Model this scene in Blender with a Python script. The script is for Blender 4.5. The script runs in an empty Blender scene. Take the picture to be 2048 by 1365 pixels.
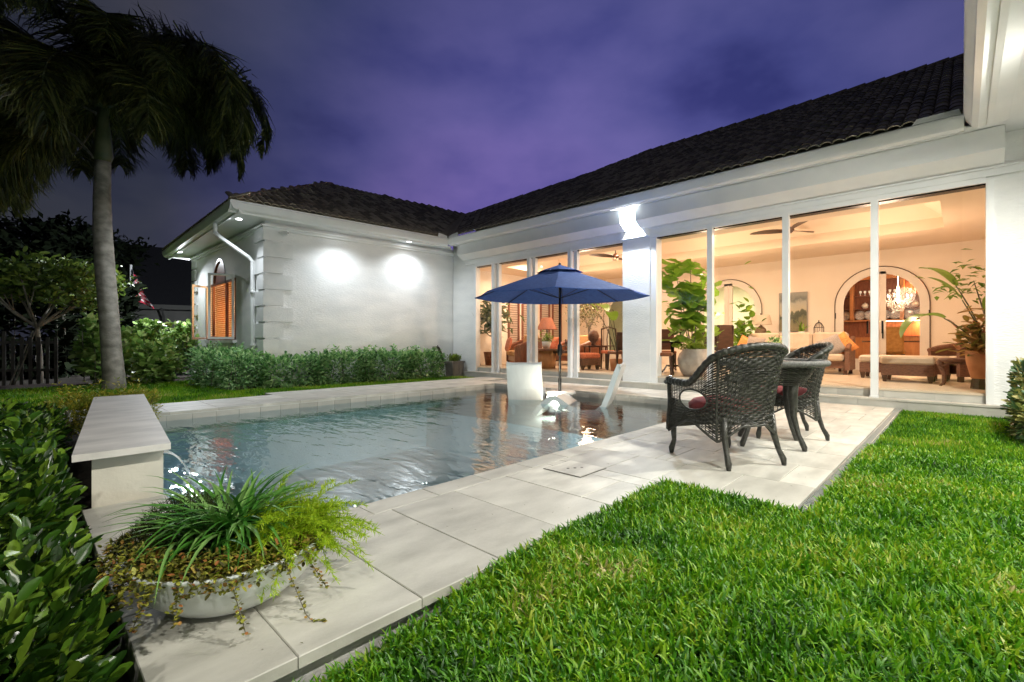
import bpy, math, random
import numpy as np
from math import sin, cos, pi, radians, sqrt, atan2
random.seed(7)
RNG = np.random.default_rng(11)
SC = bpy.context.scene

# ------------------------------------------------------------------ camera
YAW = radians(43.7); FPX = 940.0; CYP = 684.0
cam = bpy.data.cameras.new('camera'); camo = bpy.data.objects.new('camera', cam)
SC.collection.objects.link(camo)
camo.location = (0, 0, 1.0)
camo.rotation_euler = (pi/2, 0, YAW - pi/2)
cam.sensor_width = 36.0; cam.lens = FPX/2048*36.0
cam.shift_y = (CYP-682.5)/2048
cam.clip_start = 0.05; cam.clip_end = 900
SC.camera = camo

# ------------------------------------------------------------------ world
W = bpy.data.worlds.new('World'); SC.world = W; W.use_nodes = True
nt = W.node_tree; nt.nodes.clear()
def N(t, tree=nt, **k):
    n = tree.nodes.new(t)
    for a, b in k.items(): setattr(n, a, b)
    return n
def ramp(node, stops):
    cr = node.color_ramp
    while len(cr.elements) > 1: cr.elements.remove(cr.elements[-1])
    cr.elements[0].position = stops[0][0]; cr.elements[0].color = (*stops[0][1], 1)
    for p, c in stops[1:]:
        e = cr.elements.new(p); e.color = (*c, 1)
tc = N('ShaderNodeTexCoord')
nrm = N('ShaderNodeVectorMath', operation='NORMALIZE'); nt.links.new(tc.outputs['Generated'], nrm.inputs[0])
dot = N('ShaderNodeVectorMath', operation='DOT_PRODUCT'); nt.links.new(nrm.outputs[0], dot.inputs[0])
ga = radians(27); ge = radians(14)
dot.inputs[1].default_value = (cos(ga)*cos(ge), sin(ga)*cos(ge), sin(ge))
rp = N('ShaderNodeValToRGB'); nt.links.new(dot.outputs['Value'], rp.inputs[0])
ramp(rp, [(0.0, (.008, .008, .011)), (.40, (.010, .011, .014)), (.62, (.013, .014, .022)), (.76, (.014, .017, .044)), (.86, (.020, .022, .068)),
          (.95, (.027, .028, .090)), (1.0, (.029, .030, .094))])
dp = N('ShaderNodeVectorMath', operation='DOT_PRODUCT'); nt.links.new(nrm.outputs[0], dp.inputs[0])
dp.inputs[1].default_value = (cos(radians(45))*cos(radians(3)), sin(radians(45))*cos(radians(3)), sin(radians(3)))
rpk = N('ShaderNodeValToRGB'); nt.links.new(dp.outputs['Value'], rpk.inputs[0])
ramp(rpk, [(0.0, (0, 0, 0)), (.80, (0, 0, 0)), (.92, (.009, .005, .018)), (1.0, (.040, .019, .056))])
adk = N('ShaderNodeVectorMath', operation='ADD'); nt.links.new(rp.outputs[0], adk.inputs[0]); nt.links.new(rpk.outputs[0], adk.inputs[1])
nz = N('ShaderNodeTexNoise'); nz.inputs['Scale'].default_value = 3.0; nz.inputs['Detail'].default_value = 5; nz.inputs['Roughness'].default_value = .5
mp = N('ShaderNodeMapping'); mp.inputs['Scale'].default_value = (1, 1, 1.9); mp.inputs['Location'].default_value = (3.1, .7, 2.0)
nt.links.new(nrm.outputs[0], mp.inputs[0]); nt.links.new(mp.outputs[0], nz.inputs['Vector'])
r2 = N('ShaderNodeValToRGB'); nt.links.new(nz.outputs[0], r2.inputs[0])
ramp(r2, [(.30, (.40, .44, .62)), (.42, (.74, .78, .88)), (.52, (1.0, 1.0, 1.0)), (.66, (1.3, 1.22, 1.14))])
mx = N('ShaderNodeMix', data_type='RGBA', blend_type='MULTIPLY'); mx.inputs[0].default_value = 1
nt.links.new(adk.outputs[0], mx.inputs[6]); nt.links.new(r2.outputs[0], mx.inputs[7])
sky = N('ShaderNodeTexSky', sky_type='NISHITA'); sky.sun_disc = False; sky.sun_elevation = radians(-4); sky.sun_rotation = radians(60)
ms = N('ShaderNodeVectorMath', operation='SCALE'); ms.inputs['Scale'].default_value = .02; nt.links.new(sky.outputs[0], ms.inputs[0])
ad = N('ShaderNodeVectorMath', operation='ADD'); nt.links.new(mx.outputs[2], ad.inputs[0]); nt.links.new(ms.outputs[0], ad.inputs[1])
bg = N('ShaderNodeBackground'); bg.inputs['Strength'].default_value = .66
nt.links.new(ad.outputs[0], bg.inputs[0])
wo = N('ShaderNodeOutputWorld'); nt.links.new(bg.outputs[0], wo.inputs[0])

SC.view_settings.view_transform = 'Standard'; SC.view_settings.look = 'None'
SC.view_settings.exposure = 2.1; SC.view_settings.gamma = 1.0
SC.render.engine = 'CYCLES'
cy = SC.cycles
cy.use_denoising = True
try: cy.denoiser = 'OPENIMAGEDENOISE'
except Exception: pass
cy.max_bounces = 8; cy.diffuse_bounces = 4; cy.glossy_bounces = 4; cy.transmission_bounces = 6; cy.transparent_max_bounces = 16
cy.caustics_reflective = False; cy.caustics_refractive = False
cy.sample_clamp_indirect = 4; cy.sample_clamp_direct = 0
cy.use_adaptive_sampling = True; cy.adaptive_threshold = 0.01

# ------------------------------------------------------------------ pixel -> place helpers
cY, sY = cos(YAW), sin(YAW)
def ray(px, py):
    a = (px-1024)/FPX; b = -(py-CYP)/FPX
    return (cY+a*sY, sY-a*cY, b)
def at(px, py, z=0.0):
    r = ray(px, py); t = (z-1)/r[2]; return (r[0]*t, r[1]*t, z)
def atX(px, py, X):
    r = ray(px, py); t = X/r[0]; return (X, r[1]*t, 1+r[2]*t)
def atY(px, py, Y):
    r = ray(px, py); t = Y/r[1]; return (r[0]*t, Y, 1+r[2]*t)
def atD(px, py, d):
    r = ray(px, py); return (r[0]*d, r[1]*d, 1+r[2]*d)

# ------------------------------------------------------------------ lights
def lamp(name, kind, loc, power, color, size=.1, rot=None, spot=None, blend=.6, target=None, label=None, group=None):
    l = bpy.data.lights.new(name, kind); l.energy = power; l.color = color
    if kind == 'AREA': l.shape = 'DISK'; l.size = size
    else: l.shadow_soft_size = size
    if kind == 'SPOT': l.spot_size = radians(spot); l.spot_blend = blend
    o = bpy.data.objects.new(name, l); SC.collection.objects.link(o); o.location = loc
    if target is not None:
        from mathutils import Vector
        o.rotation_euler = (Vector(target)-Vector(loc)).to_track_quat('-Z', 'Y').to_euler()
    elif rot: o.rotation_euler = rot
    return o
COOL = (.90, .96, 1.0); WARM = (1.0, .69, .48); WHITE = (1.0, .95, .88)
# soffit spots washing the wing wall
for px, py in ((688, 461), (822, 486)):
    p = atY(px, py, 11.25)
    lamp('soffit_or_fill_spot', 'SPOT', (p[0], 11.16, 3.76), 38, COOL, .05, spot=156, blend=1.0, target=(p[0], 10.5, 0))
lamp('soffit_or_fill_spot', 'SPOT', (3.5, 12.1, 3.76), 75, COOL, .05, spot=150, blend=1.0, target=(1.2, 11.6, 0))
lamp('soffit_or_fill_spot', 'SPOT', (3.45, 17.9, 3.76), 150, COOL, .05, spot=155, blend=1.0, target=(1.0, 16.2, 0))
lamp('soffit_or_fill_spot', 'SPOT', (4.6, 18.95, 3.70), 450, COOL, .05, spot=165, blend=.8, target=(3.6, 24, 1))  # added fill lamp behind the wing, no fitting there; brightens flag and neighbour house
# soffit lamp over the pier
lamp('pier_spot', 'POINT', (9.12, 5.16, 3.74), 95, COOL, .05)
# soffit lamps under the right wing eave
for x, e in ((-1.2, 100), (2.6, 145), (6.6, 215)):
    lamp('right_wing_soffit_spot', 'SPOT', (x, -1.2, 3.78), e, (1.0, .97, .86), .06, spot=158, blend=.8, target=(x+.1, .6, 0))
# great room downlights
for y in (-.1, 3.0, 6.4, 9.6):
    lamp('downlight', 'AREA', (11.3, y, 3.5), 28, WARM, .5, rot=(0, 0, 0))
for y in (1.2, 4.6, 8.4):
    lamp('uplight', 'POINT', (12.0, y, 2.35), 26, WARM, .25)
lamp('dining_light', 'POINT', (17.2, 1.3, 2.2), 24, WARM, .2)
lamp('hall_light', 'AREA', (17.2, 6.5, 3.2), 45, (1.0, .90, .66), 1.2, rot=(0, 0, 0))
for q in ((2.6, 5.4), (5.3, 5.4)):
    lamp('pool_fill_light', 'AREA', (q[0], 2.72, -.55), 8, (.70, .92, 1.0), .25, rot=(pi/2, 0, 0))  # added underwater fill lights without fittings, brightening the pool floor
lamp('wing_room_light', 'POINT', (4.75, 15.4, 2.0), 42, (1.0, .58, .26), .2)
lamp('pool_lamp', 'POINT', (6.98, 5.58, .06), 7, (1.0, .93, .74), .05)

# ------------------------------------------------------------------ materials
def newmat(name):
    m = bpy.data.materials.new(name); m.use_nodes = True; t = m.node_tree; t.nodes.clear()
    out = t.nodes.new('ShaderNodeOutputMaterial'); p = t.nodes.new('ShaderNodeBsdfPrincipled')
    t.links.new(p.outputs[0], out.inputs[0]); return m, t, p, out
def M(name, c1, c2=None, rough=.6, scale=6, bump=0, bscale=60, metal=0, spec=.5, coords='Object', detail=4, stretch=None, emis=None, es=0, isl=0, coat=0, orand=0):
    m, t, p, out = newmat(name)
    p.inputs['Roughness'].default_value = rough; p.inputs['Metallic'].default_value = metal
    p.inputs['Specular IOR Level'].default_value = spec
    if coat: p.inputs['Coat Weight'].default_value = coat
    tcx = t.nodes.new('ShaderNodeTexCoord'); src = tcx.outputs[coords]
    if coords == 'World':
        pass
    if stretch:
        mpx = t.nodes.new('ShaderNodeMapping'); mpx.inputs['Scale'].default_value = stretch
        t.links.new(src, mpx.inputs[0]); src = mpx.outputs[0]
    if c2 is None: p.inputs['Base Color'].default_value = (*c1, 1)
    else:
        n = t.nodes.new('ShaderNodeTexNoise'); n.inputs['Scale'].default_value = scale; n.inputs['Detail'].default_value = detail
        t.links.new(src, n.inputs['Vector'])
        r = t.nodes.new('ShaderNodeValToRGB'); ramp(r, [(.32, c1), (.68, c2)])
        if isl:
            g = t.nodes.new('ShaderNodeNewGeometry'); mm = t.nodes.new('ShaderNodeMath'); mm.operation = 'MULTIPLY_ADD'
            mm.inputs[1].default_value = isl
            t.links.new(g.outputs['Random Per Island'], mm.inputs[0]); t.links.new(n.outputs[0], mm.inputs[2])
            sb = t.nodes.new('ShaderNodeMath'); sb.operation = 'SUBTRACT'; sb.inputs[1].default_value = isl/2
            t.links.new(mm.outputs[0], sb.inputs[0]); t.links.new(sb.outputs[0], r.inputs[0])
        else: t.links.new(n.outputs[0], r.inputs[0])
        col = r.outputs[0]
        if orand:
            oi = t.nodes.new('ShaderNodeObjectInfo'); mr_ = t.nodes.new('ShaderNodeMapRange'); mr_.inputs[3].default_value = 1-orand; mr_.inputs[4].default_value = 1+orand*.5
            t.links.new(oi.outputs['Random'], mr_.inputs[0]); vm = t.nodes.new('ShaderNodeVectorMath'); vm.operation = 'SCALE'
            t.links.new(col, vm.inputs[0]); t.links.new(mr_.outputs[0], vm.inputs['Scale']); col = vm.outputs[0]
            off = t.nodes.new('ShaderNodeVectorMath'); off.operation = 'SCALE'; off.inputs[0].default_value = (7, 13, 3); t.links.new(oi.outputs['Random'], off.inputs['Scale'])
            av = t.nodes.new('ShaderNodeVectorMath'); av.operation = 'ADD'; t.links.new(src, av.inputs[0]); t.links.new(off.outputs[0], av.inputs[1]); t.links.new(av.outputs[0], n.inputs['Vector'])
        t.links.new(col, p.inputs['Base Color'])
    if bump:
        b = t.nodes.new('ShaderNodeBump'); b.inputs['Strength'].default_value = bump; b.inputs['Distance'].default_value = .01
        n2 = t.nodes.new('ShaderNodeTexNoise'); n2.inputs['Scale'].default_value = bscale; n2.inputs['Detail'].default_value = 3
        t.links.new(src, n2.inputs['Vector']); t.links.new(n2.outputs[0], b.inputs['Height']); t.links.new(b.outputs[0], p.inputs['Normal'])
    if emis: p.inputs['Emission Color'].default_value = (*emis, 1); p.inputs['Emission Strength'].default_value = es
    return m
def leafmat(name, cols, rough=.38, trans=.25, spec=.5):
    m, t, p, out = newmat(name)
    g = t.nodes.new('ShaderNodeNewGeometry'); r = t.nodes.new('ShaderNodeValToRGB')
    k = len(cols); ramp(r, [(i/(k-1) if k > 1 else 0, c) for i, c in enumerate(cols)])
    t.links.new(g.outputs['Random Per Island'], r.inputs[0]); t.links.new(r.outputs[0], p.inputs['Base Color'])
    p.inputs['Roughness'].default_value = rough; p.inputs['Specular IOR Level'].default_value = spec
    tr = t.nodes.new('ShaderNodeBsdfTranslucent'); t.links.new(r.outputs[0], tr.inputs[0])
    mxs = t.nodes.new('ShaderNodeMixShader'); mxs.inputs[0].default_value = trans
    t.links.new(p.outputs[0], mxs.inputs[1]); t.links.new(tr.outputs[0], mxs.inputs[2]); t.links.new(mxs.outputs[0], out.inputs[0])
    return m
def emat(name, c, s):
    m = bpy.data.materials.new(name); m.use_nodes = True; t = m.node_tree; t.nodes.clear()
    e = t.nodes.new('ShaderNodeEmission'); e.inputs[0].default_value = (*c, 1); e.inputs[1].default_value = s
    o = t.nodes.new('ShaderNodeOutputMaterial'); t.links.new(e.outputs[0], o.inputs[0]); return m

stucco = M('white_stucco', (.76, .775, .78), (.87, .875, .87), .75, 1.3, .8, 18, stretch=(1, 1, 3), detail=9)
trim = M('white_paint', (.79, .81, .82), (.86, .87, .87), .42, 2.5, .06, 30)
quoinm = M('quoin_plaster', (.74, .755, .76), (.82, .825, .82), .7, 5, .35, 50, isl=.25)
inwall = M('cream_wall', (.80, .70, .58), (.86, .76, .64), .8, 1.2, .1, 40)
ceilm = M('ceiling_paint', (.76, .62, .48), (.80, .66, .52), .85, 1.2)
rooftile = M('dark_roof_tile', (.18, .155, .115), (.44, .38, .28), .85, 3.5, .8, 40, isl=.9)
hiptile = M('terracotta_tile', (.50, .24, .13), (.74, .52, .38), .8, 6, .6, 40, orand=.25)
deckm = M('ivory_paver', (.50, .48, .43), (.63, .60, .54), .55, 2.2, .12, 35, stretch=(1, 2.2, 1), isl=.0)
risem = M('riser_tile', (.44, .43, .39), (.56, .54, .49), .5, 3, .1, 30, orand=.12)
intfloor = M('interior_tile', (.58, .48, .36), (.68, .57, .44), .32, 1.6, .05, 20)
baseconc = M('deck_base_concrete', (.30, .29, .29), (.48, .46, .44), .85, 5, .6, 25)
poolm = M('pool_plaster', (.66, .76, .78), (.78, .85, .86), .7, 4, .2, 30)
grout = M('dark_joint', (.12, .11, .10), (.2, .19, .17), .9, 20)
soil = M('soil', (.02, .016, .012), (.05, .04, .03), .95, 8, 1, 40)
mulchm = M('mulch_chips', (.03, .018, .016), (.11, .06, .05), .9, 30, .8, 60, isl=1)
blackmetal = M('black_metal', (.02, .02, .02), None, .4, metal=.8)
darkwood = M('dark_wood', (.045, .02, .012), (.09, .04, .022), .35, 6, .05, 30, stretch=(1, 1, 6))
redwood = M('mahogany', (.16, .05, .022), (.28, .10, .045), .35, 5, .05, 30, stretch=(6, 6, 1))
honey = M('honey_wood', (.36, .15, .05), (.50, .23, .09), .4, 3, .05, 30, stretch=(5, 5, 1))
rattan = M('rattan_brown', (.12, .050, .028), (.22, .10, .055), .55, 20, .8, 90, stretch=(1, 1, 3))
beige = M('beige_upholstery', (.48, .38, .28), (.55, .44, .33), .9, 9, .25, 120)
tan = M('tan_upholstery', (.50, .29, .12), (.58, .35, .16), .9, 9, .25, 120)
coral = M('coral_fabric', (.55, .13, .06), (.68, .24, .12), .9, 26, .2, 120)
orange = M('orange_stripe', (.60, .16, .04), (.70, .34, .10), .9, 12, .2, 100, stretch=(1, 6, 1))
greyfab = M('grey_fleck_fabric', (.22, .19, .17), (.42, .36, .32), .95, 90, .3, 120)
redcush = M('maroon_cushion', (.26, .045, .05), (.42, .10, .10), .8, 9, .3, 40)
wickerm = M('dark_wicker', (.016, .016, .013), (.06, .06, .05), .28, 40, .5, 150, isl=.7)
wickerl = M('worn_wicker', (.09, .09, .085), (.20, .20, .19), .6, 60, .5, 150)
palmtrunk = M('palm_bark', (.15, .14, .12), (.34, .32, .28), .9, 5, .6, 30, stretch=(1, 1, 1.5))
shaftm = M('palm_crownshaft', (.05, .075, .03), (.11, .12, .06), .5, 3, .1, 20)
bark = M('grey_bark', (.12, .11, .09), (.26, .24, .20), .9, 9, .6, 40)
planterm = M('glazed_bowl', (.74, .79, .80), (.80, .84, .84), .35, 3, .03, 12, spec=.5)
whitepl = M('white_resin', (.70, .70, .68), (.76, .76, .74), .35, 4, .05, 10, stretch=(1, 3, 1))
umbm = M('navy_canvas', (.024, .070, .27), (.040, .105, .36), .85, 14, .3, 200)
greypot = M('grey_box_planter', (.13, .12, .11), (.22, .20, .18), .8, 6, .4, 30)
terra = M('terracotta', (.42, .17, .07), (.55, .26, .12), .8, 6, .3, 30)
chipw = M('weathered_plaster', (.46, .38, .33), (.62, .54, .47), .85, 7, .5, 20)
hosem = M('hose_brown', (.07, .06, .05), (.13, .11, .09), .5, 30)
shadem = M('brown_lampshade', (.22, .075, .035), (.28, .10, .05), .8, 8)
creamsh = M('cream_lampshade', (.72, .60, .46), None, .8)
ceramic = M('white_ceramic', (.78, .74, .68), None, .2)
bluecer = M('patterned_china', (.25, .28, .36), (.80, .76, .70), .2, 40)
nhouse = M('neighbour_wall', (.30, .30, .28), (.38, .37, .35), .9, 1.5)
nroof = M('neighbour_roof', (.030, .032, .036), (.05, .05, .055), .9, 20, .5, 30)
fencem = M('dark_picket', (.04, .038, .034), (.07, .065, .058), .9, 8)
whitem = M('flag_white', (.85, .83, .83), None, .8); redm = M('flag_red', (.65, .05, .09), None, .8); bluem = M('flag_blue', (.12, .14, .42), None, .8)
canvas_paint = M('painting_canvas', (.10, .12, .10), (.55, .50, .38), .7, 3.4, coords='Generated', stretch=(1, 1, 2.6), detail=6)
glow_cool = emat('lamp_lens_cool', (.92, .97, 1), 6); glow_warm = emat('warm_glow', (1, .75, .45), 4)
glow_bulb = emat('bulb', (1, .82, .55), 2.5); glow_pool = emat('pool_lamp_lens', (1, .94, .78), 60)
shelfglow = emat('shelf_strip', (1, .62, .25), 9); blindm = leafmat('wood_blind', [(.50, .26, .12), (.62, .36, .18)], .5, .6)
crystal = M('crystal', (.6, .52, .42), None, .08, spec=1, emis=(1, .8, .55), es=.15)  # faint emission put in as sparkle; crystal is no light source

def glassmat():
    m = bpy.data.materials.new('window_glass'); m.use_nodes = True; t = m.node_tree; t.nodes.clear()
    o = t.nodes.new('ShaderNodeOutputMaterial'); a = t.nodes.new('ShaderNodeBsdfTransparent'); g = t.nodes.new('ShaderNodeBsdfGlossy')
    g.inputs['Roughness'].default_value = .01
    lw = t.nodes.new('ShaderNodeLayerWeight'); lw.inputs[0].default_value = .5
    pw = t.nodes.new('ShaderNodeMath'); pw.operation = 'POWER'; pw.inputs[1].default_value = 5; t.links.new(lw.outputs['Facing'], pw.inputs[0])
    f = t.nodes.new('ShaderNodeMath'); f.operation = 'MULTIPLY_ADD'; f.inputs[1].default_value = .35; f.inputs[2].default_value = .02; t.links.new(pw.outputs[0], f.inputs[0])
    a.inputs[0].default_value = (.97, .98, .97, 1)
    x = t.nodes.new('ShaderNodeMixShader'); t.links.new(f.outputs[0], x.inputs[0]); t.links.new(a.outputs[0], x.inputs[1]); t.links.new(g.outputs[0], x.inputs[2])
    t.links.new(x.outputs[0], o.inputs[0]); return m
glass = glassmat()
def watermat():
    m = bpy.data.materials.new('pool_water'); m.use_nodes = True; t = m.node_tree; t.nodes.clear()
    o = t.nodes.new('ShaderNodeOutputMaterial'); a = t.nodes.new('ShaderNodeBsdfTransparent'); g = t.nodes.new('ShaderNodeBsdfGlossy')
    a.inputs[0].default_value = (.68, .85, .88, 1); g.inputs['Roughness'].default_value = .012
    g.inputs[0].default_value = (.95, .97, .97, 1)
    f = t.nodes.new('ShaderNodeFresnel'); f.inputs[0].default_value = 3.1
    tcx = t.nodes.new('ShaderNodeTexCoord')
    def nzz(sc, rot, st, det):
        mpx = t.nodes.new('ShaderNodeMapping'); mpx.inputs['Rotation'].default_value = (0, 0, rot); mpx.inputs['Scale'].default_value = st
        t.links.new(tcx.outputs['Object'], mpx.inputs[0])
        n = t.nodes.new('ShaderNodeTexNoise'); n.inputs['Scale'].default_value = sc; n.inputs['Detail'].default_value = det; n.inputs['Distortion'].default_value = .6
        t.links.new(mpx.outputs[0], n.inputs['Vector']); return n
    n1 = nzz(2.1, radians(-44), (2.6, .9, 1), 2); n2 = nzz(6.5, radians(-50), (2.4, .9, 1), 1)
    mul = t.nodes.new('ShaderNodeMath'); mul.operation = 'MULTIPLY'; mul.inputs[1].default_value = .28; t.links.new(n2.outputs[0], mul.inputs[0])
    add = t.nodes.new('ShaderNodeMath'); add.operation = 'ADD'; t.links.new(n1.outputs[0], add.inputs[0]); t.links.new(mul.outputs[0], add.inputs[1])
    # ripples are stronger near the spout at the low-x side
    sp = t.nodes.new('ShaderNodeSeparateXYZ'); t.links.new(tcx.outputs['Object'], sp.inputs[0])
    mr = t.nodes.new('ShaderNodeMapRange'); mr.inputs[1].default_value = .8; mr.inputs[2].default_value = 6.5; mr.inputs[3].default_value = .9; mr.inputs[4].default_value = .42
    t.links.new(sp.outputs[0], mr.inputs[0])
    b = t.nodes.new('ShaderNodeBump'); b.inputs['Distance'].default_value = .016
    t.links.new(mr.outputs[0], b.inputs['Strength'])
    t.links.new(add.outputs[0], b.inputs['Height']); t.links.new(b.outputs[0], g.inputs['Normal']); t.links.new(b.outputs[0], f.inputs['Normal'])
    x = t.nodes.new('ShaderNodeMixShader'); t.links.new(f.outputs[0], x.inputs[0]); t.links.new(a.outputs[0], x.inputs[1]); t.links.new(g.outputs[0], x.inputs[2])
    t.links.new(x.outputs[0], o.inputs[0]); return m
waterm = watermat()

def grassmat(name, stops):
    m, t, p, out = newmat(name)
    g = t.nodes.new('ShaderNodeNewGeometry'); n = t.nodes.new('ShaderNodeTexNoise'); n.inputs['Scale'].default_value = 1.3; n.inputs['Detail'].default_value = 3
    tcx = t.nodes.new('ShaderNodeTexCoord'); t.links.new(tcx.outputs['Object'], n.inputs['Vector'])
    a = t.nodes.new('ShaderNodeMath'); a.operation = 'MULTIPLY_ADD'; a.inputs[1].default_value = .62
    t.links.new(g.outputs['Random Per Island'], a.inputs[0])
    s = t.nodes.new('ShaderNodeMath'); s.operation = 'MULTIPLY_ADD'; s.inputs[1].default_value = 1.5; s.inputs[2].default_value = -.56
    t.links.new(n.outputs[0], s.inputs[0]); t.links.new(s.outputs[0], a.inputs[2])
    r = t.nodes.new('ShaderNodeValToRGB'); ramp(r, stops); t.links.new(a.outputs[0], r.inputs[0]); t.links.new(r.outputs[0], p.inputs['Base Color'])
    p.inputs['Roughness'].default_value = .42
    tr = t.nodes.new('ShaderNodeBsdfTranslucent'); t.links.new(r.outputs[0], tr.inputs[0])
    x = t.nodes.new('ShaderNodeMixShader'); x.inputs[0].default_value = .3
    t.links.new(p.outputs[0], x.inputs[1]); t.links.new(tr.outputs[0], x.inputs[2]); t.links.new(x.outputs[0], out.inputs[0]); return m
grassm = grassmat('grass_blades', [(0, (.012, .055, .004)), (.25, (.045, .19, .006)), (.5, (.13, .35, .010)), (.75, (.28, .47, .016)), (.9, (.46, .50, .06)), (1, (.58, .48, .24))])
hedgeleaf = leafmat('hedge_leaf', [(.05, .14, .05), (.14, .32, .10), (.28, .50, .18), (.50, .66, .34)], .5, spec=.35)
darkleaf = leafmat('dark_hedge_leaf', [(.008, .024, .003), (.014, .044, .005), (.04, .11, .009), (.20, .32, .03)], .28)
cocoleaf = leafmat('cocoplum_leaf', [(.08, .18, .04), (.16, .30, .06), (.28, .42, .10), (.4, .5, .2)], .35)
treeleaf = leafmat('tree_leaf', [(.05, .10, .02), (.13, .21, .035), (.26, .36, .06)], .5)
nightleaf = leafmat('night_tree_leaf', [(.006, .010, .005), (.014, .020, .009)], .9, .05, .1)  # near-black: night darkness is put into the leaf colour
palmleaf = leafmat('palm_leaflet', [(.025, .040, .010), (.065, .08, .018), (.18, .19, .045)], .5, .2)
spiderleaf = leafmat('spider_leaf', [(.035, .15, .02), (.09, .27, .035), (.24, .42, .12)], .3)
fernleaf = leafmat('fern_leaf', [(.24, .42, .01), (.38, .56, .015), (.52, .64, .03)], .6, .35)
trailleaf = leafmat('trailing_leaf', [(.05, .04, .012), (.14, .15, .02), (.26, .28, .03), (.38, .38, .06), (.42, .15, .05)], .5)
limeleaf = leafmat('lime_leaf', [(.16, .26, .02), (.28, .38, .04)], .5)
figleaf = leafmat('fig_leaf', [(.10, .24, .02), (.19, .36, .035), (.32, .48, .06)], .35, .4)
bigleaf = leafmat('paradise_leaf', [(.12, .26, .03), (.24, .38, .04)], .3, .4)
crotonleaf = leafmat('croton_leaf', [(.10, .15, .03), (.30, .26, .05), (.5, .3, .1), (.35, .1, .05)], .4)
soffleaf = leafmat('schefflera_leaf', [(.07, .12, .03), (.14, .19, .06), (.30, .30, .16)], .35)
shrubyel = leafmat('variegated_leaf', [(.04, .10, .05), (.09, .17, .07), (.28, .30, .08), (.4, .36, .14)], .4)

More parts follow.
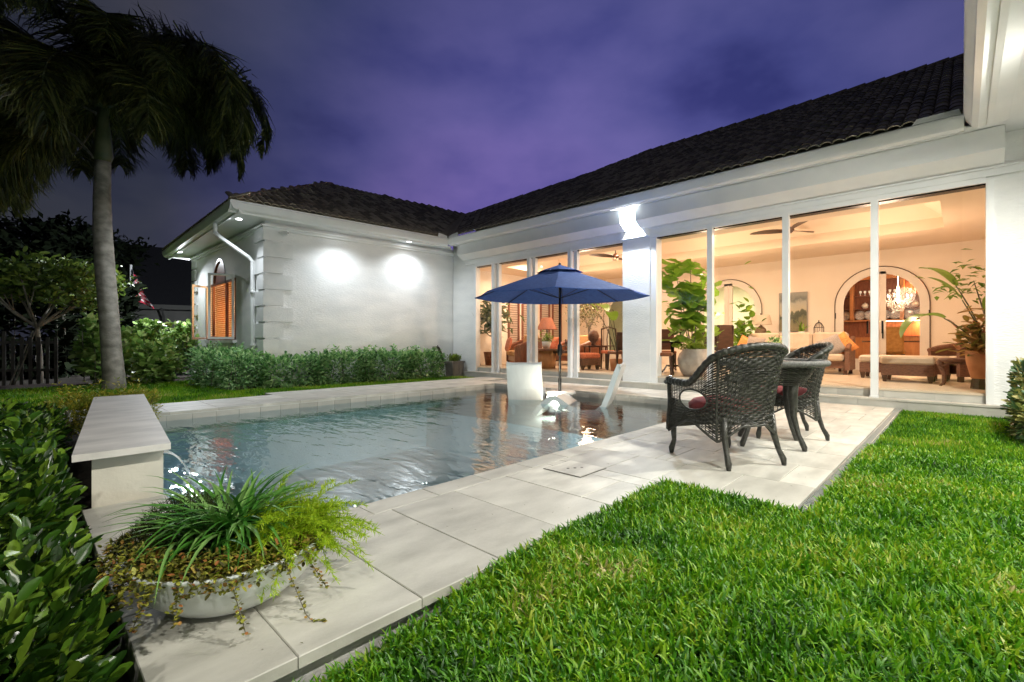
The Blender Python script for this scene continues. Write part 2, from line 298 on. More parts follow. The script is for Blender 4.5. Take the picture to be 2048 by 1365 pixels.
# ------------------------------------------------------------------ object helpers
def link(o, parent=None):
    SC.collection.objects.link(o)
    if parent is not None: o.parent = parent
    return o
def tag(o, label=None, cat=None, group=None, kind=None):
    if label: o['label'] = label
    if cat: o['category'] = cat
    if group: o['group'] = group
    if kind: o['kind'] = kind
    return o
def thing(name, label, cat, loc=(0, 0, 0), rz=0, group=None):
    o = bpy.data.objects.new(name, None); o.empty_display_size = .1
    SC.collection.objects.link(o); o.location = loc; o.rotation_euler = (0, 0, rz)
    return tag(o, label, cat, group)
class MB:
    def __init__(s): s.v = []; s.f = []; s.m = []; s.mi = 0
    def add(s, vs, fs):
        b = len(s.v); s.v += [tuple(map(float, v)) for v in vs]; s.f += [tuple(i+b for i in f) for f in fs]; s.m += [s.mi]*len(fs); return s
    def box(s, x0, x1, y0, y1, z0, z1, rz=0, c=None, bev=0):
        if bev:
            b = min(bev, abs(x1-x0)/2.01, abs(y1-y0)/2.01, abs(z1-z0)/2.01)
            vs = []; 
            for z, q in ((z0, b), (z0+b, 0), (z1-b, 0), (z1, b)):
                vs += [(x0+b+q*.0+ (q if q else 0)*0, y0, z)] if 0 else []
                o = b if (z == z0 or z == z1) else 0
                c1 = b
                ring = [(x0+o+c1*(o == 0), y0+o), (x1-o-c1*(o == 0), y0+o), (x1-o, y0+o+c1*(o == 0)), (x1-o, y1-o-c1*(o == 0)),
                        (x1-o-c1*(o == 0), y1-o), (x0+o+c1*(o == 0), y1-o), (x0+o, y1-o-c1*(o == 0)), (x0+o, y0+o+c1*(o == 0))]
                if o: ring = [(x0+b, y0+b), (x1-b, y0+b), (x1-b, y0+b), (x1-b, y1-b), (x1-b, y1-b), (x0+b, y1-b), (x0+b, y1-b), (x0+b, y0+b)]
                vs += [(a, e, z) for a, e in ring]
            fs = [(i, (i+1) % 8, 8+(i+1) % 8, 8+i) for i in range(8)]
            fs = []
            for k in range(3):
                for i in range(8): fs.append((k*8+i, k*8+(i+1) % 8, (k+1)*8+(i+1) % 8, (k+1)*8+i))
            fs.append((7, 5, 3, 1)); fs.append((24, 26, 28, 30))
        else:
            vs = [(x0, y0, z0), (x1, y0, z0), (x1, y1, z0), (x0, y1, z0), (x0, y0, z1), (x1, y0, z1), (x1, y1, z1), (x0, y1, z1)]
            fs = [(0, 3, 2, 1), (4, 5, 6, 7), (0, 1, 5, 4), (1, 2, 6, 5), (2, 3, 7, 6), (3, 0, 4, 7)]
        if rz:
            cx, cyy = c if c else ((x0+x1)/2, (y0+y1)/2); ca, sa = cos(rz), sin(rz)
            vs = [(cx+(x-cx)*ca-(y-cyy)*sa, cyy+(x-cx)*sa+(y-cyy)*ca, z) for x, y, z in vs]
        return s.add(vs, fs)
    def tube(s, pts, r, n=8, cap=True, squash=None):
        P = [np.array(p, float) for p in pts]; R = r if hasattr(r, '__len__') else [r]*len(P)
        vs = []; up = None
        for i, p in enumerate(P):
            t = P[min(i+1, len(P)-1)]-P[max(i-1, 0)]; L = np.linalg.norm(t); t = t/L if L > 1e-9 else np.array([0, 0, 1.])
            if up is None:
                a = np.array([0, 0, 1.]) if abs(t[2]) < .9 else np.array([1., 0, 0]); up = np.cross(t, a); up /= np.linalg.norm(up)
            up = up-t*(up@t); up /= max(np.linalg.norm(up), 1e-9); w = np.cross(t, up)
            for k in range(n):
                a = 2*pi*k/n; vs.append(p+R[i]*(cos(a)*up+sin(a)*w))
        fs = []
        for i in range(len(P)-1):
            for k in range(n): fs.append((i*n+k, i*n+(k+1) % n, (i+1)*n+(k+1) % n, (i+1)*n+k))
        if cap: fs.append(tuple(range(n-1, -1, -1))); fs.append(tuple((len(P)-1)*n+k for k in range(n)))
        return s.add(vs, fs)
    def lathe(s, prof, n=24, c=(0, 0, 0), cap=False):
        vs = []; 
        for r, z in prof:
            for k in range(n):
                a = 2*pi*k/n; vs.append((c[0]+r*cos(a), c[1]+r*sin(a), c[2]+z))
        fs = [(i*n+k, i*n+(k+1) % n, (i+1)*n+(k+1) % n, (i+1)*n+k) for i in range(len(prof)-1) for k in range(n)]
        if cap: fs.append(tuple(range(n-1, -1, -1))); fs.append(tuple((len(prof)-1)*n+k for k in range(n)))
        return s.add(vs, fs)
    def prism(s, poly, a, b, axis='x'):
        """extrude polygon along an axis from a to b; polygon given in the other two axes"""
        n = len(poly)
        def mk(t, p):
            return {'x': (t, p[0], p[1]), 'y': (p[0], t, p[1]), 'z': (p[0], p[1], t)}[axis]
        vs = [mk(a, p) for p in poly]+[mk(b, p) for p in poly]
        fs = [(i, (i+1) % n, n+(i+1) % n, n+i) for i in range(n)]+[tuple(range(n-1, -1, -1)), tuple(range(n, 2*n))]
        return s.add(vs, fs)
    def build(s, name, mat, parent=None, smooth=False, loc=None):
        me = bpy.data.meshes.new(name); me.from_pydata(s.v, [], s.f)
        mats = mat if isinstance(mat, (list, tuple)) else [mat]
        for m in mats: me.materials.append(m)
        if len(mats) > 1: me.polygons.foreach_set('material_index', s.m)
        if smooth: me.polygons.foreach_set('use_smooth', [True]*len(me.polygons))
        me.update(); o = bpy.data.objects.new(name, me); link(o, parent)
        if loc: o.location = loc
        return o
def recalc(o):
    import bmesh
    b = bmesh.new(); b.from_mesh(o.data); bmesh.ops.recalc_face_normals(b, faces=b.faces); b.to_mesh(o.data); b.free(); return o
def npmesh(name, V, F, mat, parent=None, smooth=False):
    """V (n,3), F (m,k) constant k"""
    me = bpy.data.meshes.new(name); V = np.asarray(V, np.float32); F = np.asarray(F, np.int32)
    me.vertices.add(len(V)); me.vertices.foreach_set('co', V.ravel())
    k = F.shape[1]; me.loops.add(F.size); me.loops.foreach_set('vertex_index', F.ravel())
    me.polygons.add(len(F)); me.polygons.foreach_set('loop_start', np.arange(0, F.size, k, dtype=np.int32))
    try: me.polygons.foreach_set('loop_total', np.full(len(F), k, np.int32))
    except Exception: pass
    if smooth: me.polygons.foreach_set('use_smooth', np.ones(len(F), bool))
    me.materials.append(mat); me.update(calc_edges=True)
    o = bpy.data.objects.new(name, me); link(o, parent); return o
def frames(D, roll=None):
    D = D/np.maximum(np.linalg.norm(D, axis=1, keepdims=True), 1e-9)
    A = np.tile(np.array([0, 0, 1.]), (len(D), 1)); par = np.abs(D[:, 2]) > .97; A[par] = (1, 0, 0)
    S = np.cross(A, D); S /= np.linalg.norm(S, axis=1, keepdims=True); U = np.cross(D, S)
    if roll is not None:
        c = np.cos(roll)[:, None]; s = np.sin(roll)[:, None]; S, U = S*c+U*s, U*c-S*s
    return D, S, U
LEAF5 = (np.array([(0, 0, 0), (.45, -.5, .08), (1, 0, -.10), (.45, .5, .08), (.5, 0, -.02)]), [(0, 1, 4), (1, 2, 4), (2, 3, 4), (3, 0, 4)])
LEAF8 = (np.array([(0, 0, 0), (.25, -.42, .05), (.62, -.5, .07), (.92, -.25, .0), (1, 0, -.06), (.92, .25, 0), (.62, .5, .07), (.25, .42, .05), (.55, 0, -.03)]),
         [(0, 1, 8), (1, 2, 8), (2, 3, 8), (3, 4, 8), (4, 5, 8), (5, 6, 8), (6, 7, 8), (7, 0, 8)])
STRAP = (np.array([(0, -.5, 0), (0, .5, 0), (.35, -.5, .06), (.35, .5, .06), (.72, -.38, .02), (.72, .38, .02), (1, 0, -.16)]), [(0, 1, 3), (0, 3, 2), (2, 3, 5), (2, 5, 4), (4, 5, 6)])
LEAF3 = (np.array([(0, 0, 0), (.4, -.5, .05), (1, 0, 0), (.4, .5, .05)]), [(0, 1, 2), (0, 2, 3)])
def stamp(name, tpl, P, D, L, Wd, mat, parent=None, roll=None, smooth=False):
    T, F = tpl; F = np.array(F); n = len(P); D, S, U = frames(np.asarray(D, float), roll)
    L = np.broadcast_to(L, n)[:, None, None]; Wd = np.broadcast_to(Wd, n)[:, None, None]
    V = P[:, None, :]+D[:, None, :]*T[None, :, 0:1]*L+S[:, None, :]*T[None, :, 1:2]*Wd+U[:, None, :]*T[None, :, 2:3]*L
    FF = (F[None]+(np.arange(n)*len(T))[:, None, None]).reshape(-1, 3)
    return npmesh(name, V.reshape(-1, 3), FF, mat, parent, smooth)
def rdir(n, zmin=-.3, zmax=1):
    z = RNG.uniform(zmin, zmax, n); a = RNG.uniform(0, 2*pi, n); r = np.sqrt(1-np.clip(z, -1, 1)**2)
    return np.stack([r*np.cos(a), r*np.sin(a), z], 1)
def copy_tree(o, parent=None):
    c = o.copy(); SC.collection.objects.link(c); c.parent = parent
    for ch in list(o.children): copy_tree(ch, c)
    return c
def shared(name, me, loc, parent=None, rot=(0, 0, 0), scale=(1, 1, 1)):
    o = bpy.data.objects.new(name, me); link(o, parent); o.location = loc; o.rotation_euler = rot; o.scale = scale; return o
def unit_box(name, mat, bev=.01):
    me = MB(); me.box(-.5, .5, -.5, .5, -.5, .5); o = me.build(name, mat); m = o.data; bpy.data.objects.remove(o); return m

# ================================================================== GROUND, DECK, POOL
PX0n, PX0f, PX1, PY0, PY1 = .72, 1.12, 7.9, 2.66, 8.13     # pool: near/far end of the spout side, house side, near, far
g = MB()
def rect(m, x0, x1, y0, y1, z): m.add([(x0, y0, z), (x1, y0, z), (x1, y1, z), (x0, y1, z)], [(0, 1, 2, 3)])
for a in ((-200, .5, -200, 200), (8.3, 200, -200, 200), (.5, 8.3, -200, 2.4), (.5, 8.3, 8.4, 200)): rect(g, *a, -.16)
tag(g.build('ground', soil), kind='structure')
lawnbase = M('lawn_thatch', (.012, .030, .006), (.03, .055, .012), .95, 12, .8, 60)
g = MB()
rect(g, -3, .2, -6, 2.2, -.12); rect(g, .2, 3.2, -3, 1.50, -.13); rect(g, 3.2, 9.15, -.95, .52, -.075); rect(g, 3.2, 9.15, -3, -.952, -.10)
rect(g, -8, 3.0, 9.42, 15.3, -.06); rect(g, 3.0, 9.0, 9.84, 12.5, -.06); rect(g, -8, .2, 2.2, 9.42, -.08)
tag(g.build('lawn', lawnbase), kind='structure')

# deck slab body under the pavers
g = MB()
def slab(m, x0, x1, y0, y1, z0, z1): m.box(x0, x1, y0, y1, z0, z1)
slab(g, .26, 9.2, 1.56, PY0+.0, -.5, -.042); slab(g, 3.19, 9.2, .76, 1.558, -.5, -.042)
slab(g, PX1, 9.2, PY0+.002, PY1, -.9, -.042); slab(g, .9, 9.2, PY1+.002, 9.35, -.5, -.042); slab(g, 3.05, 9.2, 9.352, 9.8, -.5, -.042)
slab(g, .27, .66, 2.662, 3.8, -.5, -.042)
tag(g.build('deck_base', baseconc), kind='structure')
# pavers, each its own object on shared boxes
deck = thing('stone_deck', 'pale ivory stone paver deck running round the swimming pool', 'deck')
GP = .004
paver_mats = [M('ivory_paver_%s' % w, (.45*k, .435*k, .39*k), (.66*k, .64*k, .58*k), .5, sc, .14, 35, stretch=(1, 2.5, 1), detail=8, orand=.10) for w, k, sc in (('plain', 1, 2.0), ('warm', 1.06, 3.1), ('veined', .93, 2.6))]
def paver(x0, x1, y0, y1, top=0.0, th=.04):
    if x1-x0 < .03 or y1-y0 < .03: return
    dz = random.uniform(-.0012, .0012); m = MB(); e = .003
    x0 += GP/2; x1 -= GP/2; y0 += GP/2; y1 -= GP/2
    m.add([(x0, y0, -th), (x1, y0, -th), (x1, y1, -th), (x0, y1, -th), (x0, y0, -e), (x1, y0, -e), (x1, y1, -e), (x0, y1, -e),
           (x0+e, y0+e, 0), (x1-e, y0+e, 0), (x1-e, y1-e, 0), (x0+e, y1-e, 0)],
          [(0, 3, 2, 1), (0, 1, 5, 4), (1, 2, 6, 5), (2, 3, 7, 6), (3, 0, 4, 7), (4, 5, 9, 8), (5, 6, 10, 9), (6, 7, 11, 10), (7, 4, 8, 11), (8, 9, 10, 11)])
    return m.build('paver', random.choice(paver_mats), deck, loc=(0, 0, top+dz))
# near strip: coping row + long tiles (joints read off the photograph)
xs = [.25, .61, 1.085, 1.53, 2.01, 2.50, 2.98, 3.15]
cop = [.66, 1.0, 1.42, 1.89, 2.35, 2.81, 3.28, 3.74, 4.2, 4.68, 5.16, 5.64, 6.12, 6.6, 7.1, 7.6, 8.1]
for a, b in zip(cop[:-1], cop[1:]): paver(a, b, 2.46, 2.66)
for a, b in zip(xs[:-1], xs[1:]):
    if a == 2.50: paver(a, b, 1.52, 1.77); paver(a, b, 1.77, 2.46)
    elif a == 1.085: paver(a, b, 1.52, 2.46)
    elif a == .25: paver(a, b, 1.52, 2.195); paver(a, b, 2.195, 2.46)
    elif a == .61: paver(a, b, 1.52, 1.99); paver(a, b, 1.99, 2.46)
    else: paver(a, b, 1.52, 2.46)
# channel between the two joints (skimmer lid) handled below; wide terrace X 3.15..9.2
x = 3.15; k = 0
LID = (2.86, 3.22, 2.0, 2.34)
while x < 9.19:
    x1 = min(x+.61, 9.2); off = (k % 2)*.46
    ys = [.72]+[v for v in (1.18-off*.5, 1.62+off*.4, 2.04-off*.3) if v < 2.3]+[2.46]
    for a, b in zip(ys[:-1], ys[1:]):
        paver(x, x1, a, b)
    x = x1; k += 1
x = 8.1
for a, b in ((8.1, 8.65), (8.65, 9.2)): paver(a, b, 2.46, 2.66)
# house side strip
y = 2.66; k = 0
while y < 9.8:
    y1 = min(y+.62, 9.8); paver(PX1, PX1+.22, y, y1) if y < 8.13 else None
    m = 8.62 if k % 2 else 8.42
    if y < 8.13: paver(PX1+.22, m, y, y1); paver(m, 9.2, y, y1)
    y = y1; k += 1
# far strip
x = .25; k = 0
while x < 7.9+.2:
    x1 = x+.61; top = 9.37 if x < 2.9 else 9.83
    paver(x, x1, 8.13, 8.35)
    xs2 = x+.3
    if top > 9.4: paver(x, x1, 8.35, 8.9+.1*(k % 2)); paver(x, x1, 8.9+.1*(k % 2), top)
    else: paver(x, x1, 8.35, 8.8+.12*(k % 2)); paver(x, x1, 8.8+.12*(k % 2), top)
    x = x1; k += 1
for a in (8.18+.0,):
    paver(x, 9.2, 8.98, 9.83) 
# spout-side strip near the planter
paver(.25, .66, 2.46, 2.66)
paver(.25, .66, 2.66, 3.25); paver(.25, .66, 3.25, 3.78)

k = 70; P = np.stack([RNG.uniform(.4, 9, k), RNG.uniform(1.55, 2.6, k), np.full(k, .004)], 1); q = RNG.uniform(0, 1, k) < .4; P[q, 0] = RNG.uniform(3.3, 9, q.sum()); P[q, 1] = RNG.uniform(.75, 2.4, q.sum())
tag(stamp('grass_clippings', LEAF3, P, rdir(k, -.02, .04), RNG.uniform(.008, .022, k), .004, leafmat('dry_clipping', [(.05, .04, .02), (.18, .15, .06), (.08, .12, .03)], .8, .1)), 'tiny dry grass clippings scattered over the pale deck pavers', 'clippings', kind='stuff')
# skimmer lid, a round-cornered cover with two finger slots
lid = thing('skimmer_lid', 'square pool skimmer cover with finger holes set in the near deck pavers', 'cover', (3.02, 2.2, .0))
m = MB(); m.box(-.17, .17, -.17, .17, .002, .006); m.build('cover_plate', paver_mats[1], lid)
m = MB(); m.box(-.178, .178, -.178, -.172, .001, .004); m.box(-.178, .178, .172, .178, .001, .004); m.box(-.178, -.172, -.17, .17, .001, .004); m.box(.172, .178, -.17, .17, .001, .004); m.build('seam', grout, lid)
for a in (-.05, 0, .05):
    m = MB(); m.lathe([(0, .0071), (.012, .0071), (.012, .006)], 10, (a, -a*.6, 0)); m.build('finger_hole', grout, lid)

# channel drain along the deck's right edge
drain = thing('channel_drain', 'slotted metal channel drain along the right edge of the deck', 'drain')
m = MB(); m.box(3.16, 9.18, .640, .715, -.16, -.02); m.build('channel', baseconc, drain)
m = MB(); m.box(3.16, 9.18, .643, .650, -.018, -.004); m.box(3.16, 9.18, .703, .71, -.018, -.004)
m.build('rail', M('drain_steel', (.45, .47, .46), None, .35, metal=.7), drain)
m = MB()
x = 3.18
while x < 9.16: m.box(x, x+.016, .6505, .7025, -.017, -.008); x += .03
tag(m.build('grate_bar', M('drain_bar', (.30, .32, .31), None, .5), drain), kind='stuff')

# pool shell
pool = MB()
zf = -1.2; zs = -.42
A = [(.66, PY0), (PX1, PY0), (PX1, PY1), (1.12, PY1), (1.035, 7.3), (.66, 3.8)]
for (a, b) in zip(A, A[1:]+A[:1]):
    pool.add([(a[0], a[1], -.04), (b[0], b[1], -.04), (b[0], b[1], zf), (a[0], a[1], zf)], [(0, 1, 2, 3)])
pool.add([(a[0], a[1], zf) for a in A], [tuple(range(6))])
pool.box(5.9, PX1-.003, PY0+.003, PY1-.003, zf, zs)
tag(pool.build('pool_floor', poolm), kind='structure')
# waterline tiles, each a piece of the pool edge
band = thing('pool_edge', 'cream stone waterline tiling under the pool coping', 'pool edge')
def wtile(x0, y0, x1, y1, n):
    dx, dy = (x1-x0)/n, (y1-y0)/n; L = sqrt(dx*dx+dy*dy)-.004; ang = atan2(dy, dx)
    m = MB(); m.box(-L/2, L/2, -.006, .006, -.3, -.0425); me = m.build('waterline_tile', risem, band); d = me.data; bpy.data.objects.remove(me)
    for i in range(n): shared('waterline_tile', d, (x0+dx*(i+.5), y0+dy*(i+.5), 0), band, (0, 0, ang))
wtile(PX1-.008, PY0, PX1-.008, PY1, 18); wtile(PX0f, PY1-.008, PX1, PY1-.008, 22); wtile(.66, PY0+.008, PX1, PY0+.008, 24)
wv = MB(); nx, ny = 2, 2
wv.add([(.662, PY0+.015, -.12), (PX1-.015, PY0+.015, -.12), (PX1-.015, PY1-.015, -.12), (1.12, PY1-.015, -.12), (1.037, 7.3, -.12), (.662, 3.8, -.12)], [tuple(range(6))])
tag(wv.build('pool_water', waterm), kind='structure')

# raised spout wall on the left
fw_ = thing('fountain_wall', 'low stone fountain wall with flat capstones at the left end of the pool', 'fountain wall')
def skew(x, y): return x+(y-3.8)/(7.35-3.8)*.38
m = MB(); P0 = [(.30, 3.82), (.655, 3.82), (skew(.655, 7.3), 7.3), (skew(.30, 7.3), 7.3)]
m.prism(P0, -.9, .302, 'z'); recalc(m.build('block', M('cream_stone', (.52, .49, .42), (.66, .62, .53), .6, 2.2, .2, 30), fw_))
capm = M('capstone', (.54, .52, .49), (.74, .71, .67), .5, 2.6, .1, 30, stretch=(1, 2, 1))
for y0, y1 in ((3.70, 4.98), (4.984, 6.2), (6.204, 7.42)):
    m = MB(); m.prism([(skew(.215, y0), y0), (skew(.685, y0), y0), (skew(.685, y1), y1), (skew(.215, y1), y1)], .304, .345, 'z'); recalc(m.build('capstone', capm, fw_))
m = MB(); m.box(.650, .672, 3.90, 4.06, .235, .242); m.box(.650, .672, 3.90, 4.06, .255, .262); m.build('spout', blackmetal, fw_)
# falling sheet of water
wf = MB(); n = 9
for j, yy in enumerate(np.linspace(4.38, 4.72, 6)):
    pass
rows = []
for i in range(n):
    t = i/(n-1); x = .67+.24*t; z = .25-.38*t*t; w = .075*(1-.45*t)
    rows.append([(x+.006*sin(s*9+t*5), 3.98+w*s, z+.004*sin(s*14)) for s in np.linspace(-1, 1, 7)])
vs = [p for r in rows for p in r]; fs = [(i*7+k, i*7+k+1, (i+1)*7+k+1, (i+1)*7+k) for i in range(n-1) for k in range(6)]
wf.add(vs, fs)
spray = M('falling_water', (.88, .93, .95), (.70, .78, .82), .08, 40, .6, 40, spec=1)
spm = spray.node_tree; pr = [x for x in spm.nodes if x.type == 'BSDF_PRINCIPLED'][0]; pr.inputs['Alpha'].default_value = .7
tag(wf.build('water_spout', spray, smooth=True), 'thin sheet of water arcing from the fountain wall into the pool', 'water jet')

# ================================================================== STEPS AND INTERIOR FLOOR
steps = thing('house_steps', 'two long low tiled steps running in front of the sliding doors', 'steps')
m = MB(); m.box(9.215, 9.42, -1.2, 10.85, -.2, .095); m.build('step_core', baseconc, steps)
m = MB(); m.box(9.43, 9.6, -1.2, 10.85, -.2, .225); m.build('step_core', baseconc, steps)
m = MB(); m.box(9.2, 9.214, 0, .60, -.16, .10); rt = m.build('riser_tile', risem); rtd = rt.data; bpy.data.objects.remove(rt)
m = MB(); m.box(9.42, 9.429, 0, .60, .128, .232); rt = m.build('riser_tile', risem); rtd2 = rt.data; bpy.data.objects.remove(rt)
m = MB(); m.box(9.19, 9.43, 0, .60, .0965, .126); rt = m.build('tread_tile', deckm); rtd3 = rt.data; bpy.data.objects.remove(rt)
y = -.62
while y < 10.8:
    shared('riser_tile', rtd, (0, y, 0), steps); shared('riser_tile', rtd2, (0, y+.3, 0), steps); shared('tread_tile', rtd3, (0, y+.12, 0), steps); y += .604
m = MB(); m.box(9.41, 9.6, -.62, 10.85, .2335, .262)
m.build('nosing', intfloor, steps)
fl = MB(); fl.box(9.602, 20, -2, 14, .0, .26)
tag(fl.build('floor', intfloor), kind='structure')
ft = thing('interior_floor_tiles', 'large cream floor tiles of the great room behind the doors', 'floor tiling')
m = MB(); m.box(.003, .897, .003, .897, 0, .0045); tme = m.build('floor_tile', intfloor); tmd = tme.data; bpy.data.objects.remove(tme)
for i in range(6):
    for j in range(13):
        shared('floor_tile', tmd, (9.604+.9*i, -.8+.9*j, .2605), ft)

# ================================================================== HOUSE
house = thing('house', 'single storey white stucco house with dark barrel tile roof wrapped round the pool', 'house')
XF = 9.35
# facade: header band, piers, jambs
m = MB(); m.box(XF, XF+.25, -.25, 10.50, 3.26, 4.2); m.build('wall', stucco, house)
m = MB(); m.box(XF, XF+.25, 10.502, 11.48, .0, 4.2); m.build('wall', stucco, house)                    # left end
m = MB(); m.box(XF-.012, XF+.25, 4.83, 5.49, .127, 3.30); m.build('pier', stucco, house)
m = MB(); m.box(XF+.0, XF+.25, 4.69, 4.828, .127, 3.258); m.build('door_jamb', trim, house)
m = MB(); m.box(XF-.008, XF+.25, -7, -.252, -.1, 4.2); m.build('wall', stucco, house)
m = MB(); m.box(XF-.03, XF+.02, -.33, -.252, .127, 3.26); m.build('door_jamb', trim, house)
m = MB(); m.box(XF-.018, XF+.1, 10.40, 10.5, .127, 3.258); m.build('door_jamb', trim, house)
# trims over the doors
m = MB(); m.box(XF-.06, XF-.001, 5.495, 10.84, 3.30, 3.43); m.build('header_trim', trim, house)
m = MB(); m.box(XF-.06, XF-.001, -.7, 4.82, 3.30, 3.43); m.build('header_trim', trim, house)
m = MB(); m.box(XF-.10, XF-.013, 4.821, 5.494, 3.27, 3.43); m.build('header_trim', trim, house)
m = MB(); m.box(XF-.10, XF-.062, 5.50, 10.84, 3.395, 3.425); m.box(XF-.10, XF-.062, -.9, 4.82, 3.395, 3.425); m.build('header_moulding', trim, house)
m = MB(); m.box(XF-.045, XF-.001, 5.5, 10.42, 3.22, 3.299); m.box(XF-.045, XF-.001, -.25, 4.82, 3.22, 3.299); m.build('door_track', trim, house)
m = MB(); m.box(XF+.03, XF+.2, 5.5, 10.4, 3.205, 3.257); m.box(XF+.03, XF+.2, -.25, 4.69, 3.205, 3.257); m.build('track_slot', blackmetal, house)
# shutter boxes with bevelled undersides
for a, b in ((-.42, 4.98), (5.33, 10.80)):
    m = MB(); m.prism([(XF-.002, 3.86), (8.96, 3.86), (8.96, 3.56), (9.16, 3.432), (XF-.002, 3.432)], a, b, 'y'); recalc(m.build('shutter_box', trim, house))
# door posts
def post(y0, y1, nm='door_post', dx=0):
    m = MB(); m.box(XF-.06+dx, XF+.05+dx, y0, y1, .127, 3.259); m.box(XF-.085+dx, XF-.062+dx, y0-.012, y1+.012, .127, .15); return m.build(nm, trim, house)
for c, w in ((9.60, .11), (8.245, .11), (6.90, .11)):
    post(c, c+w-.02); post(c-.135, c-.03, dx=.08)
for y0, y1 in ((3.50, 3.60), (2.185, 2.285), (.943, 1.037)):
    post(y0, y1)
    m = MB(); m.box(XF+.052, XF+.11, y0+.02, y1-.004, .265, 3.25); m.build('door_stile', trim, house)
for y in (1.085, .895):
    m = MB(); m.box(XF+.01, XF+.045, y-.012, y+.012, 1.13, 1.33); m.build('door_handle', blackmetal, house)
m = MB(); m.box(XF+.08, XF+.12, 8.36, 8.385, 1.1, 1.32); m.build('door_handle', blackmetal, house)
# glass panes
for a, b in ((9.72, 10.40), (8.37, 9.46), (7.02, 8.11), (5.5, 6.76), (3.62, 4.69), (2.30, 3.49), (1.05, 2.18), (-.25, .93)):
    m = MB(); m.box(XF+.088, XF+.094, a, b, .262, 3.2); m.build('glass_pane', glass, house)
# soffit, fascia, gutter along the facade
m = MB(); m.box(8.80, XF-.001, -2, 11.0, 3.872, 3.90); m.build('soffit', trim, house)
m = MB(); m.prism([(8.66, 3.985), (8.65, 4.02), (8.66, 4.035), (8.82, 4.035), (8.82, 3.865), (8.78, 3.84), (8.72, 3.865), (8.70, 3.90)], -.03, 10.92, 'y'); recalc(m.build('gutter', trim, house))
m = MB(); m.prism([(8.822, 3.869), (8.822, 3.835), (8.86, 3.835), (8.90, 3.869)], -.03, 10.95, 'y'); recalc(m.build('soffit_moulding', trim, house))
m = MB()
for y0, y1 in ((.4, 1.6), (2.9, 3.9), (6.2, 7.1), (8.4, 9.4)): m.box(9.0, 9.08, y0, y1, 3.862, 3.871)
m.build('soffit_vent', M('soffit_vent_grey', (.25, .25, .25), None, .8), house)
# gutter corner splash guards
m = MB(); m.prism([(8.3, 4.04), (8.33, 4.14), (8.5, 4.12), (8.63, 4.09), (8.64, 4.04)], 10.87, 10.882, 'y'); recalc(m.build('splash_guard', trim, house)); m = MB(); m.prism([(10.4, 4.04), (10.43, 4.14), (10.68, 4.12), (10.84, 4.08), (10.84, 4.04)], 8.655, 8.667, 'x'); recalc(m.build('splash_guard', trim, house))
m = MB(); m.prism([(0.0, 4.037), (.02, 4.11), (.45, 4.11), (.50, 4.037)], 8.655, 8.667, 'x'); recalc(m.build('splash_guard', trim, house))
# pier lamp
m = MB(); m.lathe([(0, 0), (.06, 0), (.075, .02), (.075, .05)], 16, (9.13, 5.16, 3.82)); m.build('lamp_lens', glow_cool, house)

# ---- wing (rotated a few degrees)
WA = radians(4.3)
O = np.array([9.35, 11.5]); uL = np.array([-cos(WA), sin(WA)]); nO = np.array([-sin(WA), -cos(WA)])
LEN = 5.37
def wp(u, n, z): p = O+uL*u+nO*n; return (p[0], p[1], z)
def wbox(mb, u0, u1, n0, n1, z0, z1):
    q = [wp(u0, n0, z0), wp(u1, n0, z0), wp(u1, n1, z0), wp(u0, n1, z0), wp(u0, n0, z1), wp(u1, n0, z1), wp(u1, n1, z1), wp(u0, n1, z1)]
    mb.add(q, [(0, 3, 2, 1), (4, 5, 6, 7), (0, 1, 5, 4), (1, 2, 6, 5), (2, 3, 7, 6), (3, 0, 4, 7)])
def done(mb, name, mat, parent=house): return recalc(mb.build(name, mat, parent))
m = MB(); wbox(m, -.2, LEN, -.25, 0, -.1, 3.87); done(m, 'wall', stucco)
C = O+uL*LEN   # outer corner approx (4.0, 11.9)
CX_, CY_ = C
# left wall with window opening : Y from CY to 18.6 at X=CX
WY0, WY1, WZ0, WZ1 = 14.05, 16.9, 1.05, 2.70
LX = CX_
ACY = (WY0+WY1)/2+.1; AR = .62
m = MB(); m.box(LX, LX+.25, CY_, WY0, -.1, 3.87); m.box(LX, LX+.25, WY1, 18.55, -.1, 3.87); m.box(LX, LX+.25, WY0+.001, WY1-.001, -.1, WZ0)
m.box(LX, LX+.25, WY0+.001, ACY-AR, WZ1, 3.87); m.box(LX, LX+.25, ACY+AR, WY1-.001, WZ1, 3.87); m.build('wall', stucco, house)
# arch infill over the window
m = MB(); na = 14
for i in range(na):
    a0, a1 = pi*i/na, pi*(i+1)/na
    y0, z0 = ACY+AR*cos(a0), WZ1+AR*1.15*sin(a0); y1, z1 = ACY+AR*cos(a1), WZ1+AR*1.15*sin(a1)
    m.add([(LX, y0, z0), (LX, y1, z1), (LX, y1, 3.87), (LX, y0, 3.87), (LX+.25, y0, z0), (LX+.25, y1, z1)], [(0, 1, 2, 3), (0, 4, 5, 1)])
m.build('wall', stucco, house)
win = MB(); 
for y0, y1, z0, z1 in ((WY0, WY1, WZ0, WZ0+.07), (WY0, WY1, WZ1-.05, WZ1+.02), (WY0, WY0+.07, WZ0, WZ1), (WY1-.07, WY1, WZ0, WZ1), (ACY-.7, ACY-.62, WZ0, WZ1), (ACY+.62, ACY+.70, WZ0, WZ1)):
    win.box(LX-.01, LX+.05, y0, y1, z0, z1)
wino = win.build('window', redwood, house)
m = MB()
